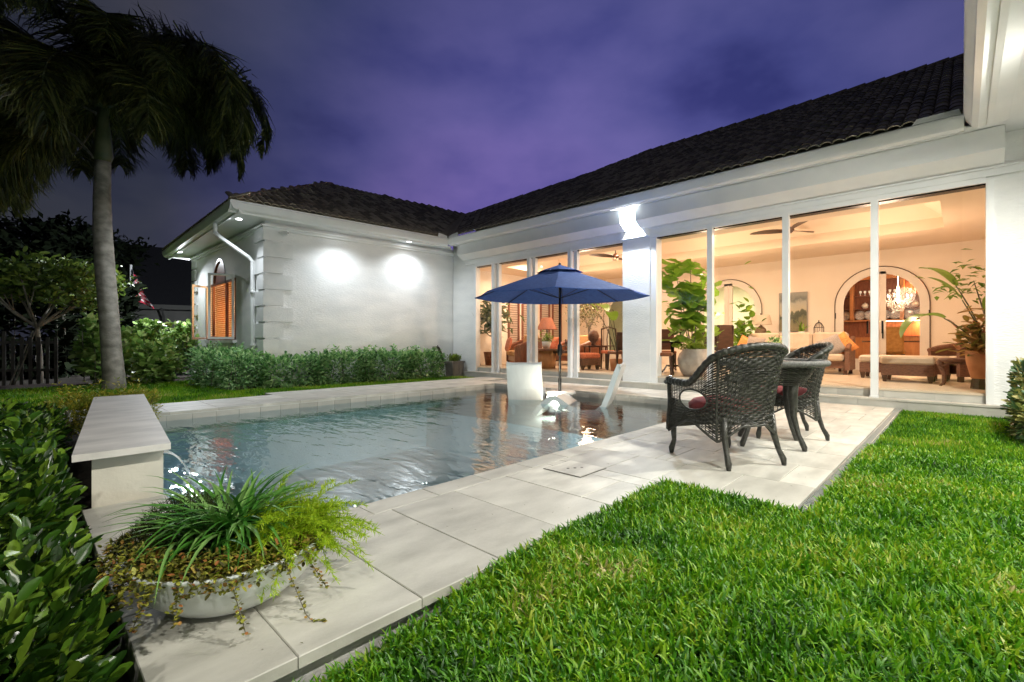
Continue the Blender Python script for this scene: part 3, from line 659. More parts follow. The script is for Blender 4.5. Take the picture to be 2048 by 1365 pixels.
for i in range(na):
    a0, a1 = pi*i/na, pi*(i+1)/na
    for r0, r1 in ((AR-.07, AR-.002),):
        q = [(ACY+r*cos(a), WZ1+.02+r*1.13*sin(a)) for r, a in ((r0, a0), (r1, a0), (r1, a1), (r0, a1))]
        m.add([(LX-.012, y, z) for y, z in q]+[(LX+.05, y, z) for y, z in q], [(0, 1, 2, 3), (4, 7, 6, 5), (0, 3, 7, 4)])
m.build('arch_frame', redwood, wino)
m = MB(); m.add([(LX+.02, ACY+.56*cos(pi*i/na), WZ1+.02+.63*sin(pi*i/na)) for i in range(na+1)], [tuple(range(na+1))]); m.build('arch_pane', M('red_blind_pane', (.30, .05, .02), (.40, .10, .04), .4, 3), wino)
m = MB(); m.box(LX+.02, LX+.026, WY0+.05, WY1-.05, WZ0+.05, WZ1-.05); m.build('pane', glass, wino)
m = MB(); m.box(-.022, .022, WY0+.08, WY1-.08, -.004, .004, 0); sl = m.build('blind_slat', blindm); sld = sl.data; bpy.data.objects.remove(sl)
for k in range(26): shared('blind_slat', sld, (LX+.075, 0, WZ0+.12+.06*k), wino, (0, radians(35), 0))
# open casement sashes standing out from the wall
def sash(y, ang, w, h0, h1):
    e = bpy.data.objects.new('casement', None); link(e, house); e.location = (LX-.01, y, 0); e.rotation_euler = (0, 0, ang)
    m = MB(); m.box(-w, 0, -.02, .02, h0, h0+.06); m.box(-w, 0, -.02, .02, h1-.06, h1); m.box(-w, -w+.06, -.02, .02, h0+.061, h1-.061); m.box(-.06, 0, -.02, .02, h0+.061, h1-.061)
    m.build('sash_frame', trim, e)
    m = MB(); m.box(-w+.06, -.06, -.004, .004, h0+.06, h1-.06); m.build('sash_pane', glass, e)
sash(WY0+.10, radians(-20), .60, WZ0+.02, WZ1+.12); sash(WY1-.15, radians(30), .55, WZ0+.02, WZ1+.0)
m = MB(); m.box(LX-.10, LX+.05, WY0-.08, WY1+.08, WZ0-.08, WZ0-.005); m.build('window_sill', trim, house)
m = MB(); m.box(LX-.05, LX-.003, WY0+.3, WY1-.6, .3, WZ0-.081); m.build('sill_apron', trim, house)
# quoins
qh = .385
for i in range(10):
    z0 = -.08+i*qh; lu = .62 if i % 2 == 0 else .40; lv = .40 if i % 2 == 0 else .62
    m = MB(); wbox(m, LEN-lu, LEN+.045, 0.001, .048, z0+.022, min(z0+qh-.022, 3.70)); done(m, 'quoin', quoinm)
    m = MB(); m.box(LX-.047, LX-.001, CY_-.005, CY_+lv, z0+.022, min(z0+qh-.022, 3.70)); m.build('quoin', quoinm, house)
    m = MB(); m.box(LX-.047, LX-.001, 18.55-lv, 18.57, z0+.022, min(z0+qh-.022, 3.70)); m.build('quoin', quoinm, house)
# frieze mouldings
m = MB(); wbox(m, -.1, LEN+.05, .001, .05, 3.66, 3.72); wbox(m, -.1, LEN+.09, .001, .09, 3.721, 3.76); done(m, 'cornice', trim)
m = MB(); m.box(LX-.05, LX-.001, CY_-.05, 18.6, 3.66, 3.72); m.box(LX-.09, LX-.001, CY_-.09, 18.6, 3.721, 3.76); m.build('cornice', trim, house)
# soffits of the wing
EY = .68    # overhang
EX = 3.08
e1 = (EX, wp(0, EY, 0)[1]+(9.35-EX)*math.tan(WA)*1.0)
E1 = (3.08, 11.22); E2 = (3.30, 19.5); EI = (8.72, 10.86)
m = MB(); m.add([(E1[0]+.12, E1[1]+.12, 3.845), (EI[0]+.1, EI[1]+.12, 3.845), (9.34, 11.49, 3.845), (CX_, CY_, 3.845)], [(0, 1, 2, 3)])
m.add([(E1[0]+.12, E1[1]+.12, 3.845), (CX_, CY_, 3.845), (CX_+.2, 19.4, 3.845), (E2[0]+.1, 19.4, 3.845)], [(0, 1, 2, 3)])
m.build('soffit', trim, house)
def gutter_run(p, q, ext=0):
    p = np.array(p); q = np.array(q); d = (q-p)/np.linalg.norm(q-p); n = np.array([d[1], -d[0]])   # outward to the right of travel
    prof = [(-.0, 4.035), (-.01, 4.02), (0, 3.985), (-.04, 3.90), (-.06, 3.865), (-.12, 3.84), (-.16, 3.865), (-.16, 4.035)]
    m = MB(); vs = [(*(p+n*a), z) for a, z in prof]+[(*(q+n*a), z) for a, z in prof]; k = len(prof)
    m.add(vs, [(i, (i+1) % k, k+(i+1) % k, k+i) for i in range(k)]+[tuple(range(k)), tuple(range(2*k-1, k-1, -1))]); return recalc(m.build('gutter', trim, house))
gutter_run(E1, EI); gutter_run(E2, E1)
m = MB()
def strip(p, q, w, z0, z1):
    p = np.array(p); q = np.array(q); d = (q-p)/np.linalg.norm(q-p); n = np.array([-d[1], d[0]])
    a = [p+n*.17, q+n*.17, q+n*(.17+w), p+n*(.17+w)]
    m.add([(*v, z0) for v in a]+[(*v, z1) for v in a], [(0, 3, 2, 1), (4, 5, 6, 7), (0, 1, 5, 4), (1, 2, 6, 5), (2, 3, 7, 6), (3, 0, 4, 7)])
strip(E1, EI, .05, 3.80, 3.8449); strip(E2, E1, .05, 3.80, 3.8449); recalc(m.build('soffit_moulding', trim, house))
# can lights
for px, py in ((688, 461), (822, 486)):
    p = atY(px, py, 11.25); m = MB(); m.lathe([(0, 0), (.06, 0)], 18, (p[0], 11.34, 3.838)); m.build('lamp_lens', glow_cool, house)
    m = MB(); m.lathe([(.062, 0), (.085, -.004), (.09, .004)], 18, (p[0], 11.34, 3.837)); m.build('lamp_trim', trim, house)
for x, y in ((3.5, 12.1), (3.5, 17.9)):
    m = MB(); m.lathe([(0, 0), (.06, 0)], 18, (x, y, 3.838)); m.build('lamp_lens', glow_cool, house)
for x in (-1.2, 2.6, 6.6):
    m = MB(); m.lathe([(0, 0), (.06, 0)], 18, (x, -1.2, 3.865)); m.build('lamp_lens', glow_cool, house)
# rest of the wing's shell so the place holds from the side
m = MB(); m.box(LX, 13, 18.3, 18.55, -.1, 3.8); m.box(9.35, 9.6, 11.752, 18.3, -.1, 3.8); m.build('wall', stucco, house)

# ---- right wing eave, soffit and wall
m = MB(); m.prism([(-.03, 4.035), (-.02, 4.02), (-.03, 3.985), (-.09, 3.90), (-.10, 3.865), (-.16, 3.84), (-.24, 3.865), (-.24, 4.035)], -6, 8.80, 'x'); recalc(m.build('gutter', trim, house))
m = MB(); m.prism([(-.242, 3.90), (-.242, 3.848), (-.30, 3.848), (-.44, 3.868)], -6, 8.80, 'x'); recalc(m.build('soffit_moulding', trim, house))
m = MB(); m.box(-6, XF-.01, -1.9, -.2, 3.8705, 3.90); m.build('soffit', trim, house)
m = MB(); m.box(-6, XF-.01, -2.15, -1.9, -.1, 3.869); m.build('wall', stucco, house)

# ---- roofs of barrel tiles
MT = .55
def barrel(n=6, r=.084, L=.42, h=.052, taper=.88):
    m = MB(); vs = []
    for i, (y, s) in enumerate(((0, 1), (L, taper))):
        for k in range(n+1):
            a = pi*k/n; vs.append((-cos(a)*r*s, y, sin(a)*h*s+(0 if i == 0 else -.012)))
    m.add(vs, [(k, k+1, n+1+k+1, n+1+k) for k in range(n)])
    # front thickness
    b = [(-cos(pi*k/n)*(r-.018), 0, sin(pi*k/n)*(h-.018)) for k in range(n+1)]
    base = [(-cos(pi*k/n)*r, 0, sin(pi*k/n)*h) for k in range(n+1)]
    m.add(base+b, [(k, n+1+k, n+1+k+1, k+1) for k in range(n)]); return m
BT = barrel(); bto = BT.build('roof_tile', rooftile); BTD = bto.data; bpy.data.objects.remove(bto)
BH = barrel(8, .13, .46, .11, .8); bh = BH.build('ridge_tile', hiptile); BHD = bh.data; bpy.data.objects.remove(bh)
def roof_plane(org, u, up, ucount, reach, z0=4.05, pitch=.165, course=.34, first=True, slope=MT, u0=0):
    """columns along u, running in direction up; reach(uu)->(start,end) horizontal run"""
    u = np.array(u, float); up = np.array(up, float); ang = math.atan(slope)
    T = np.array(BT.v); F = np.array(BT.f); Ps = []
    rz = atan2(up[1], up[0])-pi/2; c, s = cos(rz), sin(rz); ca, sa = cos(ang), sin(ang)
    for i in range(ucount):
        uu = u0+(i+.5)*pitch; s0, s1 = reach(uu)
        if s1 <= s0: continue
        n = max(1, int((s1-s0)/ca/course+.5))
        for j in range(n):
            h = s0+j*course*ca
            if h+.36*ca > s1+.25: break
            pos = np.array([*(np.array(org)+u*uu+up*h), z0+slope*h+.02+random.uniform(-.005, .005)])
            if j == 0 and first: shared('roof_tile', BTD, pos, house, (ang, 0, rz+random.uniform(-.02, .02)))
            else: Ps.append(pos)
    if Ps:
        Ps = np.array(Ps); V = T.copy(); y = V[:, 1]*ca-V[:, 2]*sa; z = V[:, 1]*sa+V[:, 2]*ca; V = np.stack([V[:, 0], y, z], 1)
        V = np.stack([V[:, 0]*c-V[:, 1]*s, V[:, 0]*s+V[:, 1]*c, V[:, 2]], 1)
        AV = (Ps[:, None]+V[None]).reshape(-1, 3); AF = (F[None]+(np.arange(len(Ps))*len(T))[:, None, None]).reshape(-1, 4)
        tag(npmesh('roof_tile_field', AV, AF, rooftile, house), kind='stuff')
YR = [atX(1271, 311, 15.2)[1], atX(1174, 349, 14.0)[1], atX(925, 432, 12.5)[1]]
def topX(Y):
    if Y < YR[0]: return 15.2
    if Y < YR[1]: return 15.2+(Y-YR[0])/(YR[1]-YR[0])*(14.0-15.2)
    if Y < YR[2]: return 14.0+(Y-YR[1])/(YR[2]-YR[1])*(12.5-14.0)
    return 12.5-(Y-YR[2])*.7
roof_plane((8.70, -.2), (0, 1), (1, 0), 102, lambda uu: (max(0, (uu-.2-10.9)), topX(uu-.2)-8.7))
m = MB()   # decking beneath the tiles
yy = [-3, 2, YR[0], YR[1], YR[2]]
top = [(topX(y), y, 4.04+MT*(topX(y)-8.7)-.02) for y in yy]; bot = [(8.72 if y < 10.9 else 8.72+(y-10.9), y, (4.03 if y < 10.9 else 4.03+MT*(y-10.9))) for y in yy]
m.add(top+bot, [(i, i+1, 5+i+1, 5+i) for i in range(4)]); m.build('roof_deck', rooftile, house)
RY, RX = 14.9, 7.0
def frontreach(uu):   # uu measured in +x from E1
    x = E1[0]+uu; lim = RY-E1[1]
    return (max(0, (x-8.7)*.98), min(lim, (x-E1[0])/1.0*.98) if x < RX else lim)
roof_plane((E1[0], E1[1]+.05), (1, -.065), (0, 1), 69, frontreach, slope=.55)
roof_plane((E1[0]+.05, E1[1]), (.02, 1), (1, 0), 49, lambda uu: (0, min(3.8, uu, max(0.3, 8.2-uu))), slope=.55)
RZ = 4.05+.55*(RY-E1[1])
m = MB(); m.add([(E1[0], E1[1], 4.03), (8.72, 10.9, 4.03), (13.5, RY, RZ-.03), (RX, RY, RZ-.03), (E2[0], E2[1], 4.03), (RX, 16.0, RZ-.03)], [(0, 1, 2, 3), (0, 3, 5, 4), (3, 2, 5)]); m.build('roof_deck', rooftile, house)
# hip tiles up the corner
h0 = np.array([E1[0]+.12, E1[1]+.18, 4.08]); h1 = np.array([RX, RY, RZ+.06]); dv = h1-h0; Lh = np.linalg.norm(dv); k = int(Lh/.38)
for i in range(k):
    p = h0+dv*(i/k); shared('ridge_tile', BHD, p, house, (math.asin(dv[2]/Lh), 0, atan2(dv[1], dv[0])-pi/2), (1.0, 1, 1))
BRD = BHD.copy(); BRD.materials.clear(); BRD.materials.append(rooftile)
for i in range(17):
    shared('ridge_tile', BRD, (RX+i*.38, RY, RZ+.0), house, (0, 0, -pi/2))
for i in range(int((YR[0]+1)/.40)):
    shared('ridge_tile', BRD, (15.2, -1+i*.40, 4.05+MT*6.5), house, (0, 0, 0))
# back slope (plain) so that the roof is closed from the side
m = MB(); m.add([(15.2, -3, 7.6), (15.2, YR[0], 7.6), (22, YR[0]+4, 4.1), (22, -3, 4.1)], [(0, 1, 2, 3)]); m.build('roof_deck', rooftile, house)
m = MB(); m.add([(-6, -.1, 4.04), (8.7, -.1, 4.04), (13, -4.5, 6.4), (-6, -4.5, 6.4)], [(0, 1, 2, 3)]); m.build('roof_deck', rooftile, house)

# downspout at the wing corner
ds = MB(); q = [(3.22, 12.9, 3.84), (3.22, 12.9, 3.62), (3.30, 12.8, 3.50), (3.86, 12.55, 3.05), (3.92, 12.5, 2.95), (3.92, 12.5, .0)]
ds.tube(q, .05, 8); ds.build('downspout', trim, house, smooth=False)
for z in (2.2, .9):
    m = MB(); m.box(3.86, 3.99, 12.43, 12.57, z, z+.03); m.build('downspout_strap', trim, house)
# security camera
sc = thing('security_camera', 'small white security camera fixed under the cornice at the wing corner', 'camera', (4.32, 11.78, 3.60), radians(35))
m = MB(); m.box(-.03, .03, -.17, -.02, -.04, .04); m.box(-.035, .035, -.18, -.17, -.045, .045); m.build('housing', trim, sc)
m = MB(); m.tube([(0, -.02, 0), (0, .07, .03)], .012, 6); m.build('bracket', trim, sc)
m = MB(); m.lathe([(0, 0), (.02, 0)], 12); lo = m.build('lens', blackmetal, sc); lo.rotation_euler = (pi/2, 0, 0); lo.location = (0, -.1815, 0)

# ---- interior shell
XB = 15.0
AC = [atX(1760, 640, XB)[1], atX(1457, 640, XB)[1]]; AC.append(AC[1]+(AC[1]-AC[0])*.95)
R0 = .95; SP = 1.95
def arch_wall(cs):
    m = MB(); ys = sorted(cs); prev = -2.0
    for c in ys:
        m.box(XB, XB+.2, prev, c-R0, .26, 3.31); prev = c+R0
        for i in range(18):
            a0, a1 = pi*i/18, pi*(i+1)/18
            y0, z0, y1, z1 = c+R0*cos(a0), SP+R0*sin(a0), c+R0*cos(a1), SP+R0*sin(a1)
            m.add([(XB, y0, z0), (XB, y1, z1), (XB, y1, 3.31), (XB, y0, 3.31), (XB+.2, y0, z0), (XB+.2, y1, z1), (XB+.2, y1, 3.31), (XB+.2, y0, 3.31)], [(0, 1, 2, 3), (0, 4, 5, 1), (4, 7, 6, 5)])
    m.box(XB, XB+.2, prev, 14, .26, 3.31); return m.build('interior_wall', inwall, house)
arch_wall(AC)
m = MB(); m.box(9.6, XB, 11.25, 11.48, .26, 3.31); m.build('interior_wall', inwall, house)
m = MB(); m.box(9.6, XB, -1.5, -1.3, .26, 3.31); m.build('interior_wall', inwall, house)
# ceiling: lowered perimeter and raised tray with sloping sides
TX0, TX1, TY0, TY1 = 10.4, 12.9, .25, 10.2; ZL, ZH = 3.31, 3.92
m = MB()
o_ = [(9.6, -1.5), (XB, -1.5), (XB, 11.4), (9.6, 11.4)]; i_ = [(TX0, TY0), (TX1, TY0), (TX1, TY1), (TX0, TY1)]; tt = [(TX0+.3, TY0+.5), (TX1-.45, TY0+.5), (TX1-.45, TY1-.5), (TX0+.3, TY1-.5)]
vs = [(x, y, ZL) for x, y in o_]+[(x, y, ZL) for x, y in i_]+[(x, y, ZL+.22) for x, y in i_]+[(x, y, ZH) for x, y in tt]
fs = []
for a in (0, 4, 8):
    for k in range(4): fs.append((a+k, a+(k+1) % 4, a+4+(k+1) % 4, a+4+k))
fs.append((12, 13, 14, 15)); m.add(vs, fs); m.build('ceiling', ceilm, house)
m = MB(); m.box(9.62, XB-.002, -1.3, 11.24, 3.23, 3.305) if 0 else None
# cans
for x, y in ((11.4, .9), (11.4, 2.6), (11.4, 4.4), (11.4, 6.3), (11.4, 8.2)):
    m = MB(); m.lathe([(0, 0), (.07, 0)], 14, (x, y, ZH-.012)); m.build('downlight_lens', glow_warm, house)
# rooms beyond the arches
m = MB(); m.box(19.6, 19.8, -2, 3.9, .26, 3.6); m.build('interior_wall', M('dining_wall', (.74, .58, .40), (.80, .64, .45), .8, 2), house)
m = MB(); m.box(15.2, 19.6, -2.2, -2, .26, 3.6); m.box(15.2, 20, 3.62, 3.75, .26, 3.6); m.build('interior_wall', inwall, house)
palegreen = M('pale_green_wall', (.70, .70, .52), (.78, .78, .62), .8, 2)
m = MB(); m.box(19.4, 19.6, 3.752, 14, .26, 3.6); m.box(15.2, 19.4, 13.8, 14, .26, 3.6); m.build('interior_wall', palegreen, house)
m = MB(); m.box(15.2, 19.8, -2.2, 14, 3.6, 3.7); m.build('ceiling', ceilm, house)
# wing room: warm interior box behind the casement window
m = MB(); m.box(5.9, 6.1, 13.0, 18.2, .0, 3.6); m.build('interior_wall', M('amber_wall', (.6, .34, .16), (.66, .4, .2), .8, 2), house)
m = MB(); m.box(4.3, 5.9, 12.9, 13.0, 0, 3.6); m.box(4.3, 5.9, 18.2, 18.29, 0, 3.6); m.box(4.26, 5.9, 13, 18.2, 3.6, 3.65); m.build('interior_wall', inwall, house)

# arched double doors
def arched_door(c, label):
    d = thing('arched_door', label, 'door', (XB-.03, c, .262), 0, 'arched white double doors in the back wall')
    z0 = SP-.262
    fr = MB(); n = 20; t = .05
    for i in range(n):
        a0, a1 = pi*i/n, pi*(i+1)/n
        q = [(r*cos(a), z0+r*sin(a)) for r, a in ((R0-.19, a0), (R0-.015, a0), (R0-.015, a1), (R0-.19, a1))]
        fr.add([(-.0, y, z) for y, z in q]+[(t, y, z) for y, z in q], [(0, 1, 2, 3), (4, 7, 6, 5), (0, 3, 7, 4), (1, 5, 6, 2)])
    for s in (-1, 1):
        a, b = sorted((s*(R0-.19), s*(R0-.015))); fr.box(0, t, a, b, .0, z0)
        a, b = sorted((s*.004, s*.12)); fr.box(0, t, a, b, .0, z0+R0-.13)
        a, b = sorted((s*.121, s*(R0-.191))); fr.box(0, t, a, b, .0, .30)
    fr.build('door_frame', trim2, d)
    m = MB(); n = 24; pts = []
    for i in range(n+1):
        a = pi*i/n; pts.append((-.008, (R0-.004)*cos(a), z0+(R0-.004)*sin(a)))
    m.tube([(-.008, R0-.004, 0)]+pts+[(-.008, -R0+.004, 0)], .011, 5); m.build('casing_edge', M('door_gap_line', (.10, .07, .05), None, .8) if 'door_gap_line' not in bpy.data.materials else bpy.data.materials['door_gap_line'], d)
    for s in (-1, 1):
        m = MB(); pts = [(.025, s*.12, .3)]+[(.025, s*(R0-.19)*cos(a), z0+(R0-.19)*sin(a)) for a in np.linspace(0, pi/2-.13, 10)]
        pts.insert(1, (.025, s*(R0-.19), .3)); m.add(pts, [tuple(range(len(pts)))]); m.build('door_pane', glass, d)
        m = MB(); m.box(-.05, 0, s*.06-.012, s*.06+.012, .82, 1.02); m.build('door_handle', blackmetal, d)
        m = MB(); m.box(-.01, 0, s*(R0-.02)-.008, s*(R0-.02)+.008, 1.35, 1.5); m.build('hinge', blackmetal, d)
    return d
trim2 = M('door_white', (.74, .68, .60), (.78, .72, .64), .45, 3)
arched_door(AC[0], 'arched white glazed double doors leading to the dining room with chandelier')
arched_door(AC[1], 'arched white glazed double doors left of the landscape painting')
arched_door(AC[2], 'arched white glazed double doors half hidden behind the fiddle leaf fig')

# ================================================================== GRASS
def grass(name, rects, dens, L0, L1, w0, w1, z, holes=(), near=False):
    P = []
    for x0, x1, y0, y1 in rects:
        n = int((x1-x0)*(y1-y0)*dens); P.append(np.stack([RNG.uniform(x0, x1, n), RNG.uniform(y0, y1, n)], 1))
    P = np.concatenate(P)
    # clumpy thinning
    f = np.sin(P[:, 0]*9.1+P[:, 1]*5.3)+np.sin(P[:, 1]*13.7-P[:, 0]*3.1)+np.sin(P[:, 0]*21+P[:, 1]*17)
    P = P[(f+RNG.normal(0, 1.2, len(P))) > -1.9]
    for h in holes: P = P[~h(P)]
    n = len(P); az = RNG.uniform(0, 2*pi, n); el = RNG.uniform(.35, 1.45, n)
    D = np.stack([np.cos(az)*np.cos(el), np.sin(az)*np.cos(el), np.sin(el)], 1)
    L = RNG.uniform(L0, L1, n); w = RNG.uniform(w0, w1, n)
    zz = np.full(n, float(z))
    if near: q = np.clip((P[:, 0]-.45)/1.5, 0, 1); zz = -.135+.125*q*q*(3-2*q)+.012*np.sin(P[:, 0]*5)*np.sin(P[:, 1]*6)
    P3 = np.stack([P[:, 0], P[:, 1], zz], 1)
    o = stamp(name, STRAP if near else LEAF3, P3, D, L, w, grassm, roll=RNG.uniform(-1.2, 1.2, n) if not near else RNG.uniform(-.9, .9, n))
    return tag(o, kind='stuff')
grass('lawn_grass', [(.15, 3.13, -.7, 1.51)], 17000, .035, .085, .007, .0125, -.115, near=True)
tag(bpy.data.objects['lawn_grass'], 'thick green grass blades in the foreground lawn', 'grass')
o = grass('lawn_grass', [(3.13, 5.6, -.75, .635), (.15, 3.13, -1.5, -.7), (-1.2, .15, -1.5, 1.5)], 9500, .035, .075, .008, .014, -.08, near=True); tag(o, 'mid lawn grass between the deck edge and the right wing', 'grass')
o = grass('lawn_grass', [(5.6, 9.18, -.6, .635)], 6500, .04, .07, .009, .016, -.06); tag(o, 'bright lawn strip just in front of the right-hand door step', 'grass')
o = grass('lawn_grass', [(.25, 3.0, 9.39, 12.4), (3.05, 8.95, 9.85, 10.75), (2.9, 3.6, 10.7, 11.0)], 2600, .06, .10, .010, .018, -.06); tag(o, 'bright lawn strip between the far deck edge and the wing hedge', 'grass')
o = grass('lawn_grass', [(-7, .25, 7.6, 14.8), (.25, 4.0, 12.4, 14.8)], 1500, .06, .11, .012, .02, -.07); tag(o, 'shaded lawn at the far left by the palm', 'grass')

# ================================================================== PLANTS
def stems(pts_pairs, r0, name, mat, parent):
    m = MB()
    for a, b in pts_pairs: m.tube([a, ((a[0]+b[0])/2+random.uniform(-.02, .02), (a[1]+b[1])/2+random.uniform(-.02, .02), (a[2]+b[2])/2), b], [r0, r0*.8, r0*.5], 5, cap=False)
    return tag(m.build(name, mat, parent), kind='stuff')
def hedge(name, label, cat, boxes, n, size, mat, ratio=.5, tpl=LEAF5, parentloc=(0, 0, 0), group=None, shoots=0, top=.85, rnd=False):
    t = thing(name, label, cat, parentloc, 0, group)
    P = []; D = []
    tot = sum((b[1]-b[0])*(b[3]-b[2])*b[5]+.01 for b in boxes)
    for x0, x1, y0, y1, z0, z1 in boxes:
        k = int(n*((x1-x0)*(y1-y0)*z1+.01)/tot)
        p = RNG.uniform(0, 1, (k, 3))
        # bias toward the shell
        s = p*2-1; m_ = np.max(np.abs(s), axis=1, keepdims=True); tgt = RNG.uniform(.72, 1.03, (k, 1)); ins = RNG.uniform(0, 1, (k, 1)) < .25
        s = np.where(ins, s, s/m_*tgt)
        lump = 1+.10*np.sin(s[:, :1]*7*(x1-x0)+s[:, 1:2]*5)+.08*np.sin(s[:, 1:2]*11*(y1-y0)+1.3)
        # round the box
        rr = np.linalg.norm(s*np.array([.72, .72, .6]), axis=1, keepdims=True); s = s*np.where(rr > 1, 1/rr, 1)
        if rnd: s = rdir(k, -1, 1)*RNG.uniform(.35, 1.08, (k, 1))**.6; lump = 1+.22*np.sin(s[:, :1]*6+x0*3)+.18*np.sin(s[:, 1:2]*7+y0)
        c = np.array([(x0+x1)/2, (y0+y1)/2, (z0+z1)/2]); h = np.array([(x1-x0)/2, (y1-y0)/2, (z1-z0)/2])
        q = c+s*h*np.concatenate([np.ones_like(lump), np.ones_like(lump), lump], 1)
        P.append(q); d = s*.9+rdir(k, -.2, 1)*.9; D.append(d)
    P = np.concatenate(P); D = np.concatenate(D)
    if shoots:
        for _ in range(shoots):
            b = random.choice(boxes); x = random.uniform(b[0]+.1, b[1]-.1); y = random.uniform(b[2]+.05, b[3]-.05); hh = random.uniform(.08, .22)
            k = 14; zz = np.linspace(b[5]*.92, b[5]+hh, k)
            P = np.concatenate([P, np.stack([np.full(k, x), np.full(k, y), zz], 1)+RNG.normal(0, .008, (k, 3))]); D = np.concatenate([D, rdir(k, .0, .9)])
    n2 = len(P)
    tag(stamp('foliage', tpl, P, D, RNG.uniform(size*.65, size*1.25, n2), RNG.uniform(size*ratio*.8, size*ratio*1.2, n2), mat, t, roll=RNG.uniform(-.8, .8, n2)), kind='stuff')
    # inner stems
    pairs = []
    for x0, x1, y0, y1, z0, z1 in boxes:
        for _ in range(max(3, int((x1-x0)*5))):
            x, y = random.uniform(x0+.1, x1-.1), random.uniform(y0+.05, y1-.05); pairs.append(((x, y, z0-.05), (x+random.uniform(-.15, .15), y+random.uniform(-.1, .1), z1*.9)))
    stems(pairs, .012, 'stem', bark, t)
    return t
hedge('hedge', 'low leafy green hedge planted along the foot of the wing wall', 'hedge',
      [(3.7, 5.1, 10.95, 11.75, .0, .60), (4.9, 6.3, 10.85, 11.6, 0, .66), (6.1, 7.6, 10.75, 11.5, 0, .68), (7.3, 8.45, 10.75, 11.4, 0, .66)], 8500, .12, hedgeleaf, .5, shoots=36)
hedge('hedge', 'rounded dense shrub under the arched window at the wing corner', 'shrub',
      [(2.75, 4.0, 12.0, 13.4, 0, .78), (3.0, 3.9, 11.2, 12.3, 0, .70), (3.3, 4.0, 13.3, 15.6, 0, .75)], 6500, .11, hedgeleaf, .45, shoots=14)
m = MB(); rect(m, 2.7, 9.2, 10.8, 11.9, -.045); rect(m, 2.7, 4.0, 11.9, 16, -.045); rect(m, -6, 1.2, 13.9, 16.5, -.045); rect(m, 7.2, 9.2, -1.9, -.42, -.05); rect(m, 6.2, 7.198, -1.9, -.62, -.05)
tag(m.build('mulch_bed', M('mulch', (.015, .010, .008), (.06, .035, .03), .95, 25, 1, 60)), kind='structure')
k = 1800; P = np.stack([RNG.uniform(6.2, 9.15, k), RNG.uniform(-1.4, -.42, k), np.full(k, -.03)], 1)
tag(stamp('mulch_chips', LEAF3, P, rdir(k, -.1, .5), RNG.uniform(.02, .05, k), RNG.uniform(.008, .02, k), mulchm), 'reddish brown mulch chips round the variegated bush', 'mulch', kind='stuff')
# near left foreground hedge
hedge('hedge', 'tall dark glossy leaved hedge in the left foreground beside the fountain wall', 'hedge',
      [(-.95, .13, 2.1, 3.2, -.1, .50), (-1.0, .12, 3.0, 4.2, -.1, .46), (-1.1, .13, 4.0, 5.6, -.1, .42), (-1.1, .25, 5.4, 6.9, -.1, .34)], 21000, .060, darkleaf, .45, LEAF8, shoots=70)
hedge('hedge', 'nearest dark shrub filling the bottom left corner beside the bowl', 'shrub',
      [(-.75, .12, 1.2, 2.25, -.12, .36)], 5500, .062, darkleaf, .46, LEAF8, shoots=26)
hedge('golden_fern', 'yellow green ferny plant behind the far end of the fountain wall', 'plant', [(.45, 1.25, 7.5, 8.0, 0, .34), (.2, .6, 6.9, 7.7, 0, .3)], 3200, .06, leafmat('golden_leaf', [(.14, .2, .02), (.3, .32, .03), (.5, .42, .05)], .5), .3, shoots=24)
# right bush
hedge('bush', 'variegated green and yellow bush at the right edge by the white wall', 'bush', [(7.0, 7.9, -1.15, -.42, .0, .46), (7.45, 8.3, -1.2, -.46, .1, .72)], 3600, .085, shrubyel, .5, LEAF8, shoots=18)
hedge('cocoplum_shrub', 'round leaved shrub just left of the palm trunk', 'shrub', [(.95, 1.75, 15.0, 15.9, .1, 1.38), (1.0, 1.9, 14.6, 15.3, .0, .95), (1.5, 2.2, 14.9, 15.7, .0, 1.2)], 1300, .17, cocoleaf, .75, LEAF8, group='round leaved shrubs by the palm', rnd=True, shoots=16)
hedge('cocoplum_shrub', 'low round leaved shrub just right of the palm foot', 'shrub', [(1.9, 2.6, 13.9, 14.7, .0, .85), (2.3, 2.9, 14.3, 15, 0, .7)], 800, .15, cocoleaf, .75, LEAF8, group='round leaved shrubs by the palm', rnd=True, shoots=8)
hedge('cocoplum_shrub', 'round leaved shrub between the palm and the wing corner', 'shrub', [(2.2, 3.2, 16.6, 17.6, .1, 1.40), (2.9, 3.9, 17.0, 18.0, .2, 1.35), (3.6, 4.9, 19.2, 20.2, .2, 1.5), (2.5, 3.5, 18.6, 19.6, .1, 1.45)], 2200, .17, cocoleaf, .75, LEAF8, group='round leaved shrubs by the palm', rnd=True, shoots=18)

